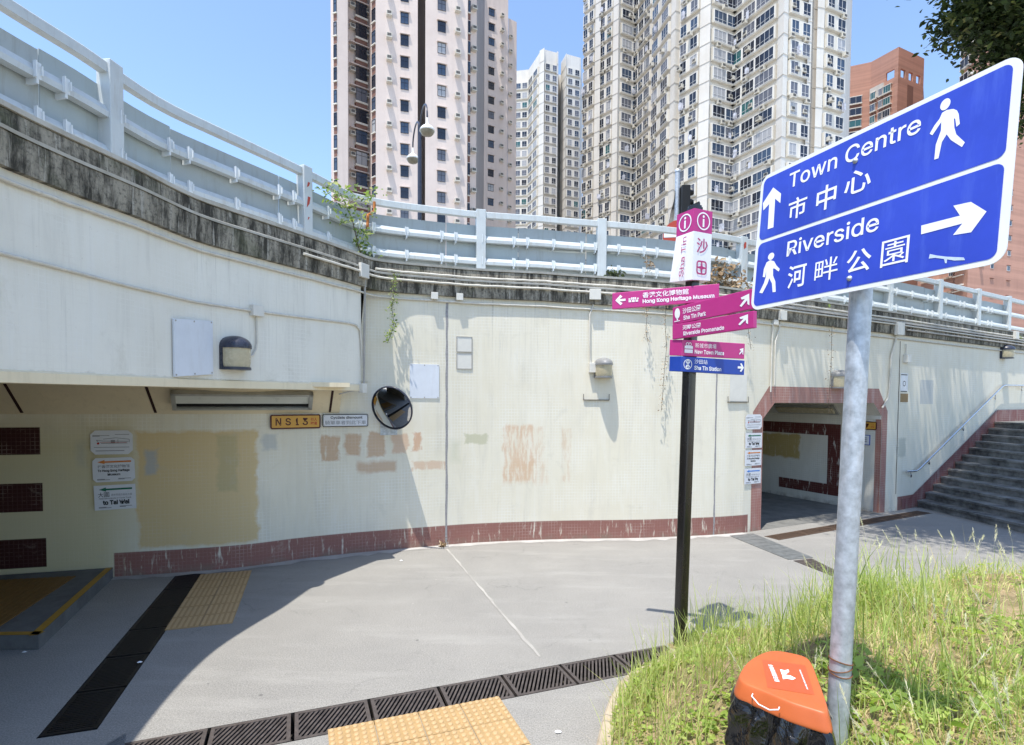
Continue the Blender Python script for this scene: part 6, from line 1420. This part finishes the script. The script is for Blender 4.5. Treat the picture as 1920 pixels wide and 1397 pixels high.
tag(o, "tall unkempt grass over the sunny bank by the blue sign", "grass")
def leaves(C, size, nrm_, spin, col, asp=.55, fold=.25):
    n = len(C); N = nrm_ / np.linalg.norm(nrm_, axis=1)[:, None]; ref = np.where(np.abs(N[:, 2:3]) < .9, np.array([[0, 0, 1.]]), np.array([[1., 0, 0]])); a = np.cross(N, ref); a /= np.linalg.norm(a, axis=1)[:, None]; b = np.cross(N, a)
    u = a * np.cos(spin)[:, None] + b * np.sin(spin)[:, None]; v = np.cross(N, u); s = size[:, None]
    P0 = C - u * s * .5; P1 = C + v * s * asp * .5 + N * s * fold * .3 - u * s * .05; P2 = C + u * s * .5 - N * s * fold * .2; P3 = C - v * s * asp * .5 + N * s * fold * .3 - u * s * .05
    P4 = C + v * s * asp * .36 + N * s * fold * .2 + u * s * .25; P5 = C - v * s * asp * .36 + N * s * fold * .2 + u * s * .25
    Vv = np.stack([P0, P1, P4, P2, P5, P3], 1).reshape(-1, 3); b0 = np.arange(n)[:, None] * 6
    Ff = np.concatenate([b0 + np.array([[0, 1, 2, 3]]), b0 + np.array([[0, 3, 4, 5]])], 0); return Vv, Ff, np.concatenate([col, col])
PW = scatter(22000, 1.7); th = patch(PW, 3.1, 4.1); PW = PW[rng.random(len(PW)) < np.clip(.45 + .8 * th, .03, 1)]; n = len(PW)
Cw = np.stack([PW[:, 0], PW[:, 1], bank_z(PW) + rng.uniform(.01, .09, n)], 1); Nw = np.stack([rng.normal(0, .45, n), rng.normal(0, .45, n), np.ones(n)], 1)
Vv, Ff, U = leaves(Cw, rng.uniform(.018, .05, n) * np.where(rng.random(n) < .12, 1.9, 1), Nw, rng.uniform(0, 6.28, n), rng.random(n), .6); o = np_obj("weeds", Vv, Ff, U, M['weed'], 'stuff'); tag(o, "low broad-leaved weeds among the grass on the bank", "weeds")
# feathery seed heads
PS = scatter(260, 1.1, 2.3, 8); w_ = (PS[:, 0] / PS[:, 1] > .62) | (rng.random(len(PS)) < .16); PS = PS[w_]; Vs, Fs, Us = [], [], []; nb = 0
for p, z_ in zip(PS, bank_z(PS)):
    L_ = random.uniform(.25, .50); az = random.uniform(0, 6.28); b = random.uniform(.2, .9); pts = []; x = 0; h = 0
    for i in range(7): pts.append(V((p[0] + math.cos(az) * x, p[1] + math.sin(az) * x, z_ + h))); a = b * i / 6; x += math.sin(a) * L_ / 6; h += math.cos(a) * L_ / 6
    d = (pts[-1] - pts[-2]).normalized(); hl = random.uniform(.06, .13); col = random.random()
    for i in range(6):
        a, c = pts[i], pts[i + 1]; s_ = V((.0011, .0008, 0)); Vs += [a - s_, a + s_, c + s_, c - s_]; Fs.append((nb, nb + 1, nb + 2, nb + 3)); Us.append(.2); nb += 4
    for i in range(46):
        t_ = random.random(); q = pts[-1] + d * hl * t_; rr_ = V((random.gauss(0, 1), random.gauss(0, 1), random.gauss(0, 1))).normalized(); e = q + d * .016 + rr_ * .014 * math.sin(math.pi * min(1, t_ * .9 + .1)); s_ = d.cross(rr_).normalized() * .0011
        Vs += [q - s_, q + s_, e + s_ * .5, e - s_ * .5]; Fs.append((nb, nb + 1, nb + 2, nb + 3)); Us.append(col); nb += 4
o = np_obj("seed_grass", np.array([tuple(v) for v in Vs]), np.array(Fs), np.array(Us), M['plume'], 'stuff'); tag(o, "pale feathery seed heads nodding above the grass", "seed heads")

# ------------------------------------------------------------------ tree overhanging on the right
tb = V((12.6, 7.4, .9)); tr = thing("tree", "dark leafy tree overhanging the top right corner above the stairs", "tree", tb)
cc = V((8.3, 8.9, 9.8)); cl_ = []
while len(cl_) < 260:
    p = V((random.gauss(0, .55), random.gauss(0, .55), random.gauss(0, .5)))
    if p.length > 1: continue
    c = cc + V((p.x * 4.4, p.y * 4.0, p.z * 2.5)); x, y = proj(c)
    lim = -230 if x < 1795 else (10 if x < 1850 else (80 if x < 1890 else 170))
    if y > lim: continue
    cl_.append(c)
for px, py, Y in ((1800, 25, 8.6), (1815, 55, 8.7), (1840, 40, 8.6), (1795, 60, 8.5), (1850, 85, 8.8), (1880, 30, 8.7), (1900, 70, 9.0), (1875, 90, 8.9), (1910, 130, 8.8), (1915, 175, 8.9), (1935, 150, 8.6), (1940, 60, 8.5), (1830, 5, 8.8), (1860, -5, 8.6), (1890, 10, 8.4), (1910, 30, 8.9), (1905, 100, 8.4), (1890, 120, 8.8), (1870, 60, 8.5), (1925, 90, 8.7), (1920, 200, 8.7), (1850, 60, 8.9), (1820, 30, 8.4), (1790, 40, 8.7), (1845, 20, 8.2), (1875, 40, 8.2), (1905, 50, 8.1), (1860, 110, 8.7), (1895, 150, 8.5), (1925, 130, 8.3), (1915, 240, 8.8), (1880, 5, 8.1), (1920, 10, 8.1)): cl_.append(atY(px, py, Y))
NEX = 39
mb = MB(); fork = V((11.9, 8.0, 4.8)); mb.tube([tb - V((0, 0, .4)), tb + V((-.1, .1, 1.5)), tb + V((-.35, .3, 3)), fork], [.26, .21, .18, .16], 12)
mains = []
for q in ((10.6, 8.6, 7.4), (9.8, 9.6, 8.3), (8.4, 8.9, 8.7), (11.4, 9.6, 8.9), (9.3, 8.0, 8.8)):
    q = V(q); m1 = fork.lerp(q, .5) + V((0, 0, .3)); mb.tube([fork, m1, q], [.12, .085, .05], 8); mains.append(q)
for c in cl_:
    q = min(mains, key=lambda m_: (m_ - c).length); m1 = q.lerp(c, .5) + V((random.uniform(-.15, .15), random.uniform(-.15, .15), .1)); mb.tube([q, m1, c], [.03, .018, .006], 5, caps=False)
part("trunk", mb, M['bark'], tr)
Cs, Ns = [], []
NBIG = sum(1 for c in cl_ if proj(c)[1] < -60)
for ic, c in enumerate(cl_):
    ne = proj(c)[1] > -60; k = 190 if ne else 250; g = rng.normal(0, 1, (k, 3)) * (np.array([.20, .20, .11]) if ne else np.array([.34, .34, .17])); Cs.append(np.array(c) + g); Ns.append(np.stack([rng.normal(0, .6, k), rng.normal(0, .6, k), np.ones(k)], 1))
Cs = np.concatenate(Cs); Ns = np.concatenate(Ns); n = len(Cs); Vv, Ff, U = leaves(Cs, rng.uniform(.06, .13, n), Ns, rng.uniform(0, 6.28, n), rng.random(n), .5); np_obj("crown", Vv, Ff, U, M['leaf'], None, tr)

# ------------------------------------------------------------------ plants on the wall and parapet
def plant(name, label, cat, base, pts, size, m, spread, k, stems=(), upr=.6, asp=.55, drop=0.0):
    t_ = thing(name, label, cat, base); C = []
    for p in pts: C.append(np.array(p) + rng.normal(0, 1, (k, 3)) * np.array(spread))
    C = np.concatenate(C); n = len(C); N = np.stack([rng.normal(0, .6, n), rng.normal(0, .6, n) - .5, np.full(n, upr)], 1)
    Vv, Ff, U = leaves(C, rng.uniform(size[0], size[1], n), N, rng.uniform(0, 6.28, n), rng.random(n), asp); np_obj("leaves", Vv, Ff, U, m, None, t_)
    if stems:
        mb = MB()
        for s_, r_ in stems: mb.tube(s_, r_, 5)
        part("stem", mb, M['bark'], t_)
    return t_
def epx(px, py, off): return path_hit(px, py, EDGE, off).o
def fpx2(px, py, off=.1): return path_hit(px, py, FP, off).o
st0 = [fpx2(678, 485, .12), fpx2(668, 445, .12), fpx2(660, 410, .14), fpx2(648, 385, .16), fpx2(638, 362, .16)]
st1 = [st0[2], fpx2(640, 405, .2)]; st2 = [st0[3], fpx2(625, 372, .2), fpx2(612, 358, .22)]; st3 = [st0[3], fpx2(668, 372, .2), fpx2(690, 375, .25)]; st4 = [st0[1], fpx2(688, 400, .2)]
plant("sapling", "spindly green sapling growing up over the corner of the parapet", "sapling", st0[0], [*st0[2:], *st1, *st2, *st3, st4[1], fpx2(622, 352, .2), fpx2(655, 352, .2), fpx2(700, 362, .2)], (.04, .10), M['vine'], (.10, .06, .05), 16, [(st0, [.010, .009, .007, .005, .003]), (st1, .004), (st2, .004), (st3, .004), (st4, .004)])
plant("creeper", "clump of creeper leaves at the foot of the parapet corner", "plant", fpx2(680, 492, .1), [fpx2(668, 486, .2), fpx2(690, 488, .2), fpx2(676, 455, .16), fpx2(680, 440, .16), fpx2(682, 470, .14)], (.05, .11), M['vine'], (.08, .05, .06), 24)
def hanging(label, px_pts, m, size, k, off=.13, leafy=True, name="hanging_vine"):
    P = [epx(x, y, off + random.uniform(-.02, .03)) for x, y in px_pts]
    Q = []
    for a, b in zip(P[:-1], P[1:]): Q += [a.lerp(b, j / 4) for j in range(4)]
    Q.append(P[-1]); return plant(name, label, "vine", P[0], Q, size, m, (.035, .025, .03), k, [(P, .004)])
hanging("thin leafy vine hanging down the wall left of the grey joint", [(740, 512), (738, 535), (737, 560), (735, 580), (739, 605), (733, 625), (728, 640)], M['vine'], (.025, .06), 7, .13)
hanging("long dry brown vine hanging beside the fingerpost panels", [(1248, 575), (1247, 610), (1250, 650), (1246, 690), (1243, 730), (1240, 770)], M['dry'], (.015, .04), 6, .13)
hanging("short dry vine hanging left of the long brown one", [(1212, 572), (1213, 595), (1211, 620), (1214, 640)], M['dry'], (.015, .04), 5, .13)
hanging("thin dry vine hanging over the subway doorway by the third lamp", [(1560, 612), (1559, 650), (1558, 690), (1555, 735), (1553, 772)], M['dry'], (.015, .04), 5, .10)
hanging("wispy dry stems hanging left of the blue sign panel", [(1400, 596), (1404, 625), (1408, 655)], M['dry'], (.015, .03), 5, .13)
plant("wall_plant", "dark leafy plant growing against a parapet post left of the fingerpost", "plant", fpx2(1152, 540, .15), [fpx2(1145, 520, .15), fpx2(1150, 535, .16), fpx2(1154, 512, .14), fpx2(1158, 528, .15), fpx2(1140, 536, .15)], (.05, .12), M['darkleaf'], (.06, .05, .06), 26)
plant("dried_plant", "heap of dry brown leaves on the parapet right of the white information box", "dried plant", fpx2(1370, 552, .2), [fpx2(1345, 510, .2), fpx2(1352, 535, .2), fpx2(1368, 520, .2), fpx2(1372, 545, .22), fpx2(1390, 535, .2), fpx2(1400, 548, .2), fpx2(1345, 545, .2), fpx2(1356, 505, .2)], (.07, .15), M['dry'], (.13, .06, .09), 40, asp=.4)
plant("dried_plant", "small dry tuft caught on a rail clip of the parapet left of the fingerpost", "dried plant", fpx2(1217, 492, .15), [fpx2(1216, 490, .15), fpx2(1220, 500, .15)], (.04, .09), M['dry'], (.04, .03, .05), 22, asp=.25)
plant("wall_plant", "green weed growing on the coping under the blue sign", "plant", epx(1525, 577, -.2), [epx(1515, 574, -.2), epx(1530, 572, -.2), epx(1540, 579, -.2)], (.05, .10), M['vine'], (.09, .05, .04), 18)
plant("wall_plant", "green weeds on the coping at the far right end of the parapet", "plant", epx(1890, 634, -.2), [epx(1880, 632, -.2), epx(1895, 634, -.2), epx(1912, 638, -.2)], (.06, .14), M['vine'], (.2, .1, .06), 30)
plant("dried_plant", "brown dried seed clump at the foot of the grey wall joint", "dried plant", wpt(wall_hit(827, 1020)[0], 0, .08), [wpt(wall_hit(827, 1020)[0], .05, .10)], (.04, .08), M['dry'], (.03, .03, .03), 40, asp=.45)
for px, py, lb in ((1190, 405, "feathery green plant showing above the parapet rail left of the fingerpost"), (1222, 460, "yellow green shrub behind the parapet left of the no entry sign")):
    pass
# scraps of litter on the path
for i, (px, py, lb) in enumerate(((46, 1224, "white crumpled scrap by the corner of the raised slab"), (262, 1243, "white scrap beside the dark drain"), (752, 1052, "tiny pale leaf on the path below the mirror"), (1046, 1374, "small white dot of litter right of the studded paving"))):
    c = G(px, py); mb = MB(); k = 7; mb.add([c + V((random.uniform(.6, 1) * .03 * math.cos(6.283 * j / k), random.uniform(.6, 1) * .022 * math.sin(6.283 * j / k), random.uniform(.004, .012))) for j in range(k)] + [c + V((0, 0, .018))], [(j, (j + 1) % k, k) for j in range(k)]); tag(obj("litter", mb, M['white_sign']), lb, "litter")
